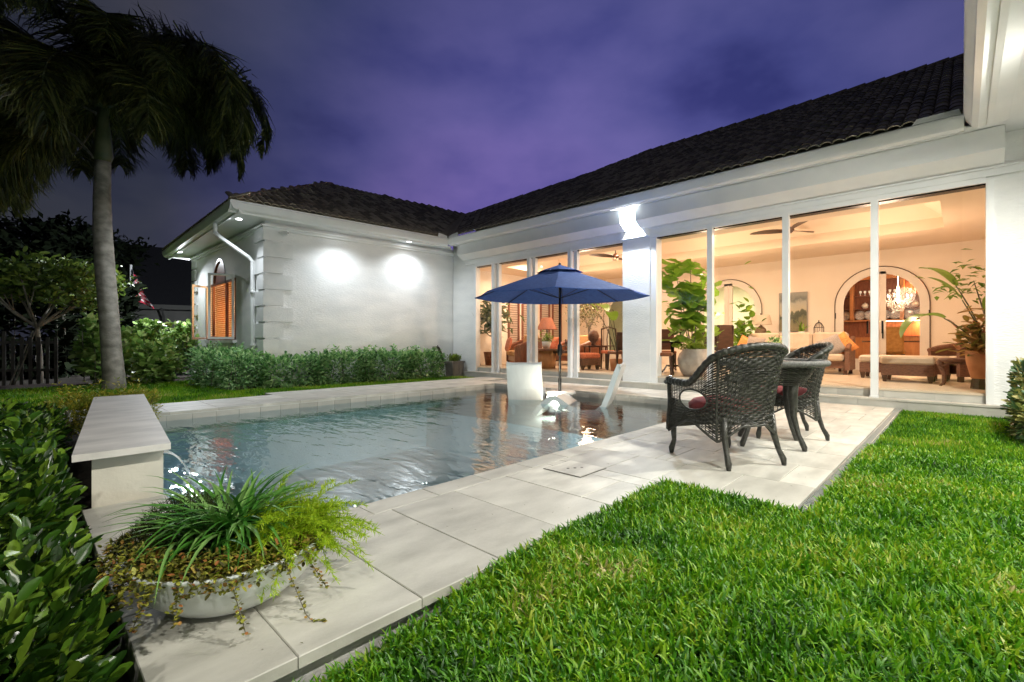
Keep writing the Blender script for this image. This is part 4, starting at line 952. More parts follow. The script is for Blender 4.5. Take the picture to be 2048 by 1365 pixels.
# royal palm
def palm():
    bx, by = 1.62, 13.2
    t = thing('palm_tree', 'tall palm with smooth grey trunk and drooping feathery fronds', 'palm tree', (0, 0, 0))
    d0 = bx*cY+by*sY
    def cen(py, px): 
        r = ray(px, py); k = d0; return (r[0]*k, r[1]*k, 1+r[2]*k)
    pts = [cen(y, x) for y, x in ((790, 228), (760, 228), (700, 223), (620, 217), (540, 210), (460, 205), (390, 204), (322, 206))]
    rad = [.225, .20, .18, .175, .175, .168, .152, .14]
    P = []; R = []
    for (a, b, ra, rb) in zip(pts[:-1], pts[1:], rad[:-1], rad[1:]):
        for s in np.linspace(0, 1, 8)[:-1]:
            P.append(tuple(np.array(a)*(1-s)+np.array(b)*s)); R.append((ra*(1-s)+rb*s)*(1+(.025 if len(P) % 3 == 0 else 0)))
    P.append(pts[-1]); R.append(rad[-1])
    m = MB(); m.tube(P, R, 18); m.build('trunk', palmtrunk, t, smooth=True)
    top = np.array(pts[-1]); m = MB(); c2 = top+np.array([0, 0, 1.25])
    m.tube([top-np.array([0, 0, .03]), top+np.array([0, 0, .1]), top+np.array([0, 0, .5]), top+np.array([0, 0, .95]), c2], [.14, .18, .15, .105, .075], 14); m.build('crownshaft', shaftm, t, smooth=True)
    for a, b in (((-.15, 0, .02), (-.75, .6, .75)), ((-.1, 0, 1.0), (-.8, .7, 1.25)), ((.05, .0, .9), (-.35, .6, .3))):
        m = MB(); m.tube([top+np.array(a), top+(np.array(a)+np.array(b))/2+np.array([0, 0, .12]), top+np.array(b)], [.035, .025, .012], 6); m.build('dead_stalk', bark, t)
    # fronds: (azimuth, initial elevation, length, droop)
    rt = np.array([sY, -cY, 0]); fwv = np.array([cY, sY, 0])
    specs = []
    for i in range(19):
        az = i*2.399963+.3; el = radians([68, 46, 28, 55, 38][i % 5]); specs.append((az, el+.15, random.uniform(3.2, 3.8), random.uniform(2.4, 3.0)))
    specs += [(-.05, radians(54), 4.1, 3.0), (-.2, radians(66), 4.9, 3.1), (0.0, radians(58), 4.7, 3.1), (.3, radians(68), 5.0, 3.2), (3.2, radians(-12), 3.3, 1.2), (3.0, radians(-5), 3.4, 1.4), (3.3, radians(5), 3.6, 1.7), (3.6, radians(48), 4.2, 1.6), (.5, radians(42), 3.6, 2.5), (-.6, radians(38), 3.7, 2.6), (3.4, radians(60), 4.6, 1.7)]
    for az, el, L, dr in specs:
        h = rt*cos(az)+fwv*sin(az); n = 16; p = c2-np.array([0, 0, .12]); pts = [p.copy()]; e = el
        for i in range(n):
            e -= dr/n*(0.5+1.0*i/n); p = p+(h*cos(e)+np.array([0, 0, sin(e)]))*L/n; pts.append(p.copy())
        pts = np.array(pts); m = MB(); m.tube([tuple(q) for q in pts], list(np.linspace(.035, .006, n+1)), 5)
        fr = m.build('frond', shaftm, t)
        k = 760; s = RNG.uniform(.08, 1, k)*n; i0 = np.minimum(s.astype(int), n-1); f = (s-i0)[:, None]
        B = pts[i0]*(1-f)+pts[i0+1]*f; T = pts[i0+1]-pts[i0]; T /= np.linalg.norm(T, axis=1, keepdims=True)
        side = np.cross(T, np.array([0, 0, 1.])); side /= np.maximum(np.linalg.norm(side, axis=1, keepdims=True), 1e-6)
        sg = RNG.choice([-1, 1], k)[:, None]
        Dl = T*.55+side*sg*RNG.uniform(.5, 1, (k, 1))+np.array([0, 0, 1])*RNG.uniform(-1.3, .25, (k, 1))
        sh = np.sin(np.clip((s/n-.02)/1.0, 0, 1)*pi)**.5
        Ll = .80*sh*RNG.uniform(.7, 1.15, k)+.12
        tag(stamp('leaflets', STRAP, B, Dl, Ll, RNG.uniform(.022, .038, k), palmleaf, fr, roll=RNG.uniform(-1, 1, k)), kind='stuff')
palm()

# trees
def tree(name, label, base, fork, crown, nleaf, lsize, mat, group=None, trunk_r=.05, limbs=6, tpl=LEAF5):
    t = thing(name, label, 'tree', (0, 0, 0), 0, group)
    m = MB(); m.tube([base, tuple((np.array(base)+np.array(fork))/2+np.array([.02, 0, 0])), fork], [trunk_r, trunk_r*.85, trunk_r*.7], 8, cap=False)
    cx, cyy, cz, rx, ry, rz = crown; ends = []
    for i in range(limbs):
        a = 2*pi*i/limbs+.4; e = (cx+rx*.7*cos(a), cyy+ry*.7*sin(a), cz+random.uniform(-.4, .4)*rz)
        mid = tuple((np.array(fork)*.55+np.array(e)*.45)+np.array([0, 0, -.08])); m.tube([fork, mid, e], [trunk_r*.5, trunk_r*.35, trunk_r*.15], 6, cap=False); ends.append(e)
        for _ in range(2):
            e2 = (e[0]+random.uniform(-.3, .3)*rx, e[1]+random.uniform(-.3, .3)*ry, e[2]+random.uniform(.1, .6)*rz); m.tube([mid, e2], [trunk_r*.25, trunk_r*.1], 5, cap=False); ends.append(e2)
    m.build('trunk', bark if mat is not nightleaf else nroof, t, smooth=True)  # night trees get a near-black trunk, the darkness put into its colour
    cl = []
    for _ in range(limbs*5):
        v = rdir(1, -.75, 1)[0]*random.uniform(.45, 1); cl.append((cx+v[0]*rx, cyy+v[1]*ry, cz+v[2]*rz))
    cl = np.array(cl+ends); k = nleaf; c = cl[RNG.integers(0, len(cl), k)]
    P = c+RNG.normal(0, 1, (k, 3))*np.array([rx, ry, rz])*.14
    tag(stamp('crown', tpl, P, rdir(k, -.5, 1), RNG.uniform(lsize*.6, lsize*1.2, k), RNG.uniform(lsize*.3, lsize*.55, k), mat, t, roll=RNG.uniform(-1.5, 1.5, k)), kind='stuff')
    return t
b = at(80, 766, -.05); d = b[0]*cY+b[1]*sY
tree('young_tree', 'small staked ornamental tree with olive leaves at the far left', b, atD(74, 655, d), (*atD(85, 570, d), 1.55, 1.3, .75), 3600, .17, treeleaf, trunk_r=.07, limbs=8, tpl=LEAF8)
st = thing('tree_stake', 'pair of leaning wooden props supporting the small tree', 'stake')
for (a, bb) in (((66, 662), (16, 778)), ((70, 664), (28, 772))):
    m = MB(); m.tube([atD(*a, d-.05), atD(*bb, d-.35)], .018, 6); m.build('pole', bark, st)
# dark background trees
for i, (px, py, dd, rx, rz, lab) in enumerate(((10, 560, 19, 3.2, 2.3, 'dark tree behind the small staked tree at the left edge'), (120, 520, 23, 3.0, 1.9, 'dark dense tree behind the palm trunk on the left'),
                                ((-190), 560, 20, 3.5, 2.2, 'dark night tree beyond the left edge of the lawn'), (255, 545, 34, 2.0, 2.4, 'dark rounded treetop above the neighbouring house'))):
    c = atD(px, py, dd); base = (c[0], c[1], -.1)
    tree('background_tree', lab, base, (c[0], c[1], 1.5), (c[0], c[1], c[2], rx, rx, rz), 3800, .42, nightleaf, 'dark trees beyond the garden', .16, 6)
hedge('dark_backdrop', 'tall black leafy backdrop added for the darkness behind the picket fence at the far left', 'hedge',  # added leaf mass, near-black to fill the night darkness behind the fence
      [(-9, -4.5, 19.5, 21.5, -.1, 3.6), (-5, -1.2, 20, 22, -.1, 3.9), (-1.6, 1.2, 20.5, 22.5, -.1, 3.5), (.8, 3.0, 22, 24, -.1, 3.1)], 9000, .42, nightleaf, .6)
# fence of dark pickets
fe = thing('picket_fence', 'dark picket fence at the far left edge of the garden', 'fence')
fa = np.array(at(-160, 745, -.1)[:2]); fb = np.array(at(112, 745, -.1)[:2]); fb = fb/np.linalg.norm(fb)*16.8; fa = fa/np.linalg.norm(fa)*18
dv = fb-fa; Lf = np.linalg.norm(dv); ang = atan2(dv[1], dv[0])
m = MB(); m.box(-.035, .035, -.012, .012, 0, 1.22); pk = m.build('picket', fencem); pkd = pk.data; bpy.data.objects.remove(pk)
n = int(Lf/.17)
for i in range(n+1):
    p = fa+dv*i/n; shared('picket', pkd, (p[0], p[1], -.1), fe, (0, 0, ang), (1, 1, 1.12 if i % 9 == 0 else 1))
for z in (.25, .95):
    m = MB(); m.box(0, Lf, .012, .045, z, z+.07); r_ = m.build('rail', fencem, fe); r_.location = (fa[0], fa[1], 0); r_.rotation_euler = (0, 0, ang)

# neighbour's house
nb = thing('neighbour_house', 'dim neighbouring house with dark shingle roof beyond the garden', 'house')
c0 = np.array(atD(225, 640, 30)); c1 = np.array(atD(520, 640, 34)); e = 1+(684-608)/FPX*30
def nbq(z0, z1, off=0, a=c0, b=c1):
    return [(a[0]+off, a[1]+off, z0), (b[0]+off, b[1]+off, z0), (b[0]+off, b[1]+off, z1), (a[0]+off, a[1]+off, z1)]
m = MB(); dq = np.array([2.0, 8.0]); m.prism([tuple(c0[:2]), tuple(c1[:2]), tuple(c1[:2]+dq), tuple(c0[:2]+dq)], -.1, e, 'z'); recalc(m.build('wall', nhouse, nb))
m = MB(); rz_ = 1+(684-500)/FPX*35; a = c0[:2]-np.array([.5, .9]); b = c1[:2]+np.array([.6, -.9]); m.add([(*a, e), (*b, e), (*(b+dq*.55), rz_), (*(a+dq*.55), rz_), (*(b+dq*1.1), e), (*(a+dq*1.1), e), (*a, e-.25), (*b, e-.25)], [(0, 1, 2, 3), (3, 2, 4, 5), (6, 7, 1, 0), (0, 3, 5), (1, 4, 2)]); m.build('roof', nroof, nb)
m = MB(); m.prism([(a[0]-.02, a[1]-.05), (b[0]+.02, b[1]-.05), (b[0]+.02, b[1]+.1), (a[0]-.02, a[1]+.1)], e-.32, e-.02, 'z'); recalc(m.build('fascia', M('dim_fascia', (.26, .26, .24), None, .8), nb))
p = np.array(atD(322, 640, 29.6)); m = MB(); m.tube([(p[0], p[1], e-.3), (p[0]+.15, p[1]+.2, e-.7), (p[0]+.2, p[1]+.3, e-1.0), (p[0]+.2, p[1]+.3, 0)], .07, 6); m.build('downspout', M('dim_fascia2', (.16, .16, .15), None, .8), nb)

# flag
fd = 21.0
fg = thing('flag', 'American flag hanging from a white flagpole beyond the shrubs', 'flag')
m = MB(); a = atD(261, 665, fd); m.tube([atD(261, 720, fd), atD(262, 530, fd)], .045, 8); m.build('flagpole', M('white_pole', (.75, .75, .75), None, .4), fg)
# cloth: u along the fly, v down the hoist
nu, nv = 26, 26
def cloth(u, v):
    x0, y0 = 262, 533+v*88
    droop = u*(22+20*v) ; xx = 262+u*(10+36*v**1.6)+3*sin(u*7+v*2)*u; yy = 533+v*(62)+u*(18+12*v)-8*u*u*v+3*sin(u*9)*.6
    dd = fd-.05+.16*sin(u*9+v*2.5)
    return atD(xx, yy, dd)
g = MB(); vs = [cloth(i/nu, j/nv) for j in range(nv+1) for i in range(nu+1)]; 
g.v = [tuple(v) for v in vs]
for j in range(nv):
    for i in range(nu):
        g.f.append((j*(nu+1)+i, j*(nu+1)+i+1, (j+1)*(nu+1)+i+1, (j+1)*(nu+1)+i))
        st_ = int(j/nv*13); canton = (j/nv < 7/13 and i/nu < .42)
        g.m.append(2 if canton else (1 if st_ % 2 == 0 else 0))
g.build('flag_cloth', [whitem, redm, bluem], fg, smooth=True)
P = []
for r in range(9):
    for c in range(6 if r % 2 == 0 else 5):
        u = (.035+.07*c+(0 if r % 2 == 0 else .035))*.95; v = .05+.054*r; q = np.array(cloth(u, v)); P.append(q+np.array([-.01, -.03, 0]))
m = MB()
for q in P:
    for kk in range(1): m.add([tuple(q+(.035*(sY*cos(a_)*np.array([1, 0, 0])-cY*cos(a_)*np.array([0, 1, 0]))+.035*sin(a_)*np.array([0, 0, 1]))*(1 if i % 2 == 0 else .42)) for i, a_ in enumerate(np.linspace(pi/2, pi/2+2*pi, 11)[:-1])], [tuple(range(10))])
tag(m.build('star', whitem, fg), kind='stuff')

# ================================================================== GARDEN OBJECTS
# big white bowl planter
BW = at(452, 1252, 0.0); BWc = (.588, 2.11)
bowl = thing('bowl_planter', 'wide shallow white bowl of spider plant, fern and trailing jade on the near deck corner', 'planter', (BWc[0], BWc[1], .0))
prof = [(0, .0), (.15, .0), (.215, .018), (.278, .07), (.322, .14), (.345, .198), (.350, .208), (.340, .212), (.328, .20), (.30, .17), (0, .165)]
m = MB(); m.lathe(prof, 48); m.build('bowl', planterm, bowl, smooth=True)
m = MB(); m.lathe([(0, .178), (.305, .178)], 24); m.build('potting_soil', soil, bowl)
# spider plant
def arch_leaf(base, az, el, L, w, droop=1.6, n=7):
    p = np.array(base, float); e = el; h = np.array([cos(az), sin(az), 0]); s = np.array([-sin(az), cos(az), 0]); vs = []
    for i in range(n+1):
        ww = w*(1-(i/n)**2.2)*(.55+.45*min(1, i/2)); vs += [tuple(p-s*ww/2+np.array([0, 0, ww*.15])), tuple(p-np.array([0, 0, ww*.1])), tuple(p+s*ww/2+np.array([0, 0, ww*.15]))]
        e -= droop/n; p = p+(h*cos(e)+np.array([0, 0, sin(e)]))*L/n
    fs = []
    for i in range(n): b_ = i*3; fs += [(b_, b_+1, b_+4, b_+3), (b_+1, b_+2, b_+5, b_+4)]
    vs = [(x, y, max(z, .205) if x*x+y*y < .14 else max(z, .02)) for x, y, z in vs]
    return vs, fs
m = MB()
for i in range(240):
    bx, by = random.gauss(.0, .06), random.gauss(.03, .05)
    v, f = arch_leaf((bx, by, .18), random.uniform(0, 2*pi), random.uniform(.85, 1.55), random.uniform(.30, .48), random.uniform(.014, .026), random.uniform(1.0, 2.3)); m.add(v, f)
tag(m.build('spider_leaves', spiderleaf, bowl, smooth=True), kind='stuff')
# asparagus fern plumes at the right
P = []; D = []; mm = MB()
rtv = np.array([sY, -cY, 0.]); fwv = np.array([cY, sY, 0.])
for i in range(150):
    b0 = rtv*.15+fwv*random.uniform(-.05, .18)+rtv*random.uniform(-.12, .10)+np.array([0, 0, .18]); az = random.uniform(-1.6, 1.6); h = rtv*cos(az)+fwv*sin(az)*.8
    L = random.uniform(.22, .38); e = random.uniform(.5, 1.4); p = b0.copy(); pts = [p.copy()]
    for k_ in range(10): e -= random.uniform(.08, .2); p = p+(h*cos(e)+np.array([0, 0, sin(e)]))*L/10; pts.append(p.copy())
    mm.tube([tuple(q) for q in pts], .0014, 4, cap=False)
    pts = np.array(pts); k = 150; s = RNG.uniform(.08, 1, k)*10; i0 = np.minimum(s.astype(int), 9); f = (s-i0)[:, None]
    P.append(pts[i0]*(1-f)+pts[i0+1]*f); D.append(rdir(k, -.6, 1)+(pts[i0+1]-pts[i0])/np.linalg.norm(pts[i0+1]-pts[i0], axis=1, keepdims=True)*.9)
P = np.concatenate(P); D = np.concatenate(D)
tag(stamp('fern_foliage', LEAF3, P, D, RNG.uniform(.014, .032, len(P)),   .0042, fernleaf, bowl), kind='stuff'); tag(mm.build('fern_stems', fernleaf, bowl), kind='stuff')
# dark mounded plant to the left + trailing jade round the rim
k = 5200; a = RNG.uniform(0, 2*pi, k); r = np.sqrt(RNG.uniform(0, 1, k))*.24
P = np.stack([r*np.cos(a), r*np.sin(a), .19+.20*np.cos(r/.22*1.4)*RNG.uniform(.3, 1, k)], 1)-rtv*.19+fwv*.02
tag(stamp('mounded_foliage', LEAF3, P, rdir(k, 0, 1), RNG.uniform(.02, .05, k), .003, leafmat('dark_fine_leaf', [(.03, .05, .01), (.07, .09, .02)], .7), bowl), kind='stuff')
k = 5200; a = RNG.uniform(0, 2*pi, k); r = RNG.uniform(.20, .40, k); side = np.cos(a-atan2(-cY-.5, sY-.9))
z = .20+RNG.uniform(-.015, .06, k)-np.clip(r-.355, 0, 1)*RNG.uniform(.4, 2.3, k)
P = np.stack([r*np.cos(a), r*np.sin(a), z], 1)
left = (P@rtv < .02); P[~left, 2] = np.maximum(P[~left, 2], .17); P[:, 2] = np.maximum(P[:, 2], .09); rr_ = np.minimum(r, .352+.08*left)/r; P[:, :2] *= rr_[:, None]; P[left] += (-rtv*.035)[None]
tag(stamp('trailing_foliage', LEAF8, P, rdir(k, -.6, .9), RNG.uniform(.014, .030, k), RNG.uniform(.008, .014, k), trailleaf, bowl), kind='stuff')
mm = MB(); P = []
for az, L, sw in ((-2.55, .20, .03), (-2.2, .12, .02), (-1.75, .13, -.03), (-1.05, .16, .05), (-.55, .24, .08), (-2.9, .16, 0), (-1.5, .1, .02), (-3.2, .14, .03), (-.3, .12, .05)):
    h = np.array([cos(az), sin(az), 0]); h = rtv*cos(az)+fwv*sin(az); p = h*.35+np.array([0, 0, .2]); pts = [p.copy()]; 
    for q in range(12): p = p+np.array([0, 0, -L/12])*(1 if p[2] > .02 else 0)+h*.003+rtv*sw/12*(3 if p[2] < .03 else 1); pts.append(p.copy())
    mm.tube([tuple(q) for q in pts], .0016, 4, cap=False); pts = np.array(pts); P.append(np.repeat(pts, 5, 0)+RNG.normal(0, .005, (len(pts)*5, 3)))
P = np.concatenate(P); tag(mm.build('vine_stem', bark, bowl), kind='stuff')
tag(stamp('vine_leaves', LEAF8, P, rdir(len(P), -.6, .8), RNG.uniform(.010, .018, len(P)), .011, trailleaf, bowl), kind='stuff')

# umbrella
UX, UY = 7.35, 5.72
um = thing('patio_umbrella', 'navy blue octagonal patio umbrella standing in the pool shelf', 'umbrella', (UX, UY, 0))
RU = 1.72; zr, zt = 1.89, 2.47; na = 8; a0 = radians(22.5)+radians(13)
def canopy(u, k, dz=0):   # u 0..1 radius, k angle fraction
    i = int(k) % na; f = k-int(k); A0 = a0+2*pi*i/na; A1 = a0+2*pi*(i+1)/na
    p0 = np.array([cos(A0), sin(A0)]); p1 = np.array([cos(A1), sin(A1)]); p = (p0*(1-f)+p1*f)*RU*u
    z = zt-(zt-zr)*(u**1.03)-.018*sin(pi*f)*u+dz; return (p[0], p[1], z)
m = MB(); nf = 6; nr = 10
for k in range(na*nf):
    for j in range(nr):
        u0, u1 = .1+.9*j/nr, .1+.9*(j+1)/nr
        q = [canopy(u0, k/nf), canopy(u1, k/nf), canopy(u1, (k+1)/nf), canopy(u0, (k+1)/nf)]
        q = [canopy(u0, k/nf), canopy(u1, k/nf), canopy(u1, k/nf+1/nf-1e-6), canopy(u0, k/nf+1/nf-1e-6)]; m.add(q, [(0, 1, 2, 3)])
    q = [canopy(1, k/nf), canopy(1, k/nf+1/nf-1e-6)]; m.add([q[0], q[1], (q[1][0], q[1][1], q[1][2]-.012), (q[0][0], q[0][1], q[0][2]-.012)], [(0, 1, 2, 3)])
m.build('canopy', umbm, um)
m = MB()
for k in range(na):
    for j in range(3):
        u0, u1 = .0+.27*j/3, .27*(j+1)/3
        q = [canopy(u0, k, .05), canopy(u1, k, .05-.02*u1), canopy(u1, k+.999, .05-.02*u1), canopy(u0, k+.999, .05)]; m.add(q, [(0, 1, 2, 3)])
m.build('vent', umbm, um)
m = MB(); m.lathe([(0, .12), (.022, .11), (.028, .09), (.02, .07), (.02, .04)], 12, (0, 0, zt-.03)); m.build('finial', blackmetal, um, smooth=True)
for k in range(na):
    m = MB(); c = [canopy(u, k, -.018) for u in (.03, .35, .7, .99)]; m.tube(c, .008, 5); rb = m.build('rib', blackmetal, um)
    m = MB(); m.tube([(0.02*cos(a0+2*pi*k/na), .02*sin(a0+2*pi*k/na), zr-.03), canopy(.55, k, -.02)], .006, 5); m.build('strut', blackmetal, rb)
m = MB(); m.tube([(0, 0, -.1), (0, 0, zt)], .022, 12); m.build('pole', blackmetal, um, smooth=True)
m = MB(); m.lathe([(.023, 0), (.045, .02), (.05, .10), (.045, .2), (.025, .24)], 14, (0, 0, .72)); m.tube([(0, 0, .83), (.09, -.03, .83), (.09, -.03, .77)], .008, 6); m.build('crank', blackmetal, um, smooth=True)
m = MB(); m.lathe([(.023, .0), (.032, .0), (.032, .28), (.023, .28)], 12, (0, 0, .0)); m.build('pole_sleeve', blackmetal, um)
m = MB(); m.lathe([(0, .0), (.30, .0), (.31, -.02), (.31, -.05), (.25, -.07), (.22, -.41), (0, -.41)], 32, (0, 0, .03)); m.build('base', whitepl, um, smooth=True)
pl = thing('pool_light', 'round glowing pool light at the water beside the umbrella base', 'light', (6.90, 5.52, -.06), YAW+pi)
m = MB(); 
m.lathe([(0, .09), (.05, .078), (.085, .04), (.10, 0)], 20); lo = m.build('lens', glow_pool, pl, smooth=True); lo.rotation_euler = (0, pi/2, 0)
m = MB(); m.lathe([(.101, 0), (.125, .0), (.125, -.05), (0, -.05)], 20); lo = m.build('housing', whitepl, pl); lo.rotation_euler = (0, pi/2, 0)

# in-pool loungers
def lounger(label, loc, rz):
    t = thing('pool_lounger', label, 'lounger', loc, rz, 'white in-pool loungers')
    top = [(-.66, .60), (-.60, .615), (-.52, .42), (-.42, .12), (-.33, -.10), (-.22, -.19), (.0, -.20), (.22, -.14), (.40, -.02), (.50, .035), (.60, .02), (.72, -.08), (.85, -.2), (.92, -.30)]
    n = len(top); bot = []
    P = np.array(top); T = np.gradient(P, axis=0); T /= np.linalg.norm(T, axis=1, keepdims=True); Nn = np.stack([T[:, 1], -T[:, 0]], 1); B = P+Nn*.085
    wd = .33; prof = [(-wd, .0), (-wd+.03, -.018), (-.2, -.012), (0, -.01), (.2, -.012), (wd-.03, -.018), (wd, 0)]
    vs = []; k = len(prof)
    for i in range(n):
        for y, o_ in prof: q = P[i]-Nn[i]*(-o_ if abs(y) < wd else 0)*-1*1.0; vs.append((q[0], y, q[1]+(.012 if abs(y) > .3 else 0)))
        for y, o_ in prof[::-1]: vs.append((B[i][0], y, B[i][1]))
    K = 2*k; fs = [(i*K+j, i*K+(j+1) % K, (i+1)*K+(j+1) % K, (i+1)*K+j) for i in range(n-1) for j in range(K)]
    fs += [tuple(range(K)), tuple((n-1)*K+j for j in range(K-1, -1, -1))]
    m = MB(); m.add(vs, fs); recalc(m.build('shell', whitepl, t))
    m = MB(); m.box(-.36, .5, -.27, -.2, -.415, -.24); m.box(-.36, .5, .2, .27, -.415, -.24); m.build('base_runner', whitepl, t)
    return t
lounger('white pool lounger left of the umbrella seen from behind', (7.07, 6.33, .0), radians(36))
lounger('white pool lounger right of the umbrella seen side on', (7.07, 4.90, .0), radians(113))

# ---- wicker armchair
def wicker_chair():
    t = thing('wicker_chair', 'dark wicker armchair nearest the camera with its rounded back turned to us', 'chair', (0, 0, 0), 0, 'wicker armchairs at the small table')
    # plan curve (t 0..1): front left -> back -> front right ; local y forward
    def plan(s):
        # superellipse-ish U
        pts = [(-.33, .30), (-.335, .12), (-.325, -.08), (-.27, -.25), (-.12, -.31), (.12, -.31), (.27, -.25), (.325, -.08), (.335, .12), (.33, .30)]
        f = s*(len(pts)-1); i = min(int(f), len(pts)-2); u = f-i
        p0 = np.array(pts[max(i-1, 0)]); p1 = np.array(pts[i]); p2 = np.array(pts[i+1]); p3 = np.array(pts[min(i+2, len(pts)-1)])
        return .5*((2*p1)+(-p0+p2)*u+(2*p0-5*p1+4*p2-p3)*u*u+(-p0+3*p1-3*p2+p3)*u**3)
    def toph(s):
        q = abs(s-.5)*2   # 0 back centre .. 1 front
        if q < .30: return .965-.05*(q/.30)**2
        if q < .72: x = (q-.30)/.42; return .915-.275*(x*x*(3-2*x))
        return .64+.02*((q-.72)/.28)**2
    def both(s):
        q = abs(s-.5)*2
        legs = min(abs(q-.36), abs(q-.97)); return .20+.13*min(1, legs/.26)**1.0
    def S(s, v):
        p = plan(s); z0, z1 = both(s), toph(s); z = z0+(z1-z0)*v
        c = plan(s)/max(np.linalg.norm(plan(s)), 1e-6); q = abs(s-.5)*2
        lean = (.17 if q < .4 else .17-.13*min(1, (q-.4)/.25)) ; o_ = lean*max(0, z-.42)**1.15*1.5+.02*sin(pi*min(1, max(0, z/.45)))
        return np.array([p[0]+c[0]*o_*(.45 if q < .4 else .6), p[1]+c[1]*o_*1.0-(.0), z])
    def hole(s, z):
        for sc_ in (.18, .82):
            if ((s-sc_)/.088)**2+((z-.515)/.085)**2 < 1: return True
        return False
    m = MB(); NS = 108
    def ribbon(pa, pb, w, nrm_, wup):
        pass
    rows = 32
    def nrmv(s, v):
        e = .004; a_ = S(min(s+e, 1), v)-S(max(s-e, 0), v); b_ = S(s, min(v+.02, 1))-S(s, max(v-.02, 0)); c_ = np.cross(a_, b_); return c_/max(np.linalg.norm(c_), 1e-9)
    G = {}
    for i in range(NS+1):
        for j in range(rows+1):
            s = i/NS; v = j/rows; G[(i, j)] = (S(s, v), nrmv(s, v))
    def openz(s, z):
        q = abs(s-.5)*2
        if z > toph(s)-.16 and q > .42: return True
        if z < both(s)+.05: return True
        if .74 < z < .80 and (int(s*40) % 3): return q < .28 and random.random() < .8
        return False
    # horizontal strands (weavers)
    for j in range(rows):
        for i in range(NS):
            p, n_ = G[(i, j)]; p2, n2 = G[(i+1, j)]; s = (i+.5)/NS
            up0 = G[(i, j+1)][0]-p; up1 = G[(i+1, j+1)][0]-p2; z = p[2]+up0[2]*.5
            if hole(s, z): continue
            w = .52 if openz(s, z) else .86
            o0 = .0035*(1 if ((i//2)+j) % 2 else -1); o1 = .0035*(1 if (((i+1)//2)+j) % 2 else -1)
            m.add([p+n_*o0+up0*(.5-w/2), p2+n2*o1+up1*(.5-w/2), p2+n2*(o1*1.9)+up1*.5, p+n_*(o0*1.9)+up0*.5, p2+n2*o1+up1*(.5+w/2), p+n_*o0+up0*(.5+w/2)], [(0, 1, 2, 3), (3, 2, 4, 5)])
    # vertical stakes
    for i in range(0, NS+1, 2):
        s = i/NS
        for j in range(rows):
            p, n_ = G[(i, j)]; p2, n2 = G[(i, j+1)]; z = (p[2]+p2[2])/2
            if hole(s, z): continue
            tv = (G[(min(i+1, NS), j)][0]-G[(max(i-1, 0), j)][0]); tv = tv/np.linalg.norm(tv)*.0042
            m.add([p-tv, p+tv, p2+tv, p2-tv], [(0, 1, 2, 3)])
    tag(m.build('weave', wickerm, t), kind='stuff')
    # rolled braided rim with lumps
    pts = []; R = []; k = 200
    for i in range(k+1):
        s = i/k; p = S(s, 1.0); pts.append(p+np.array([0, 0, .005])); R.append(.024+.006*abs(sin(i*.62))+.006*(abs(s-.5)*2)**3)
    fl_ = pts[0]+np.array([-.005, .045, -.035]); fr_ = pts[-1]+np.array([.005, .045, -.035])
    m = MB(); m.tube([tuple(fl_)]+[tuple(p) for p in pts]+[tuple(fr_)], [.02]+R+[.02], 9); m.build('braided_rim', wickerm, t, smooth=True)
    # outline bands
    m = MB()
    for s in (.315, .685): m.tube([tuple(S(s, v)+nrmv(s, v)*-.004) for v in np.linspace(0, 1, 14)], .011, 6)
    m.tube([tuple(S(s, 0)) for s in np.linspace(0, 1, 80)], .010, 6)
    for sc_ in (.18, .82):
        m.tube([tuple(S(sc_+.088*cos(a), min(1, max(0, (.515+.085*sin(a)-both(sc_+.088*cos(a)))/(toph(sc_+.088*cos(a))-both(sc_+.088*cos(a))))))) for a in np.linspace(0, 2*pi, 30)], .009, 6)
    for s in (.002, .998): m.tube([tuple(S(s, v)) for v in np.linspace(0, 1, 8)], .02, 6)
    m.build('frame', wickerm, t, smooth=True)
    # front apron and seat
    m = MB(); m.box(-.30, .30, .26, .285, .24, .37); m.lathe([(0, .365), (.30, .365), (.305, .35), (.28, .33)], 28); m.build('seat', wickerm, t)
    m = MB(); m.lathe([(0, .53), (.15, .525), (.25, .50), (.29, .46), (.285, .42), (.2, .39), (0, .37)], 30, (0, .0, 0)); m.build('cushion', redcush, t, smooth=True)
    for sx in (-1, 1):
        m = MB(); m.tube([(sx*.24, -.26, .40), (sx*.25, -.28, .24), (sx*.262, -.315, .12), (sx*.275, -.35, .05), (sx*.277, -.355, .0)], [.030, .026, .020, .025, .017], 8); m.build('leg', wickerm, t, smooth=True)
        m = MB(); m.tube([(sx*.31, .27, .50), (sx*.312, .275, .24), (sx*.30, .28, .12), (sx*.315, .295, .045), (sx*.315, .297, .0)], [.026, .028, .020, .026, .017], 8); m.build('leg', wickerm, t, smooth=True)
    return t
ch = wicker_chair()
def put(o, x, y, fx, fy): o.location = (x, y, 0); o.rotation_euler = (0, 0, atan2(fy, fx)-pi/2)
put(ch, 4.20, 1.48, .475, .88)
ch2 = copy_tree(ch); ch2['label'] = 'dark wicker armchair behind the table turned side on to the right'
put(ch2, 5.70, 1.42, -.50, .86)
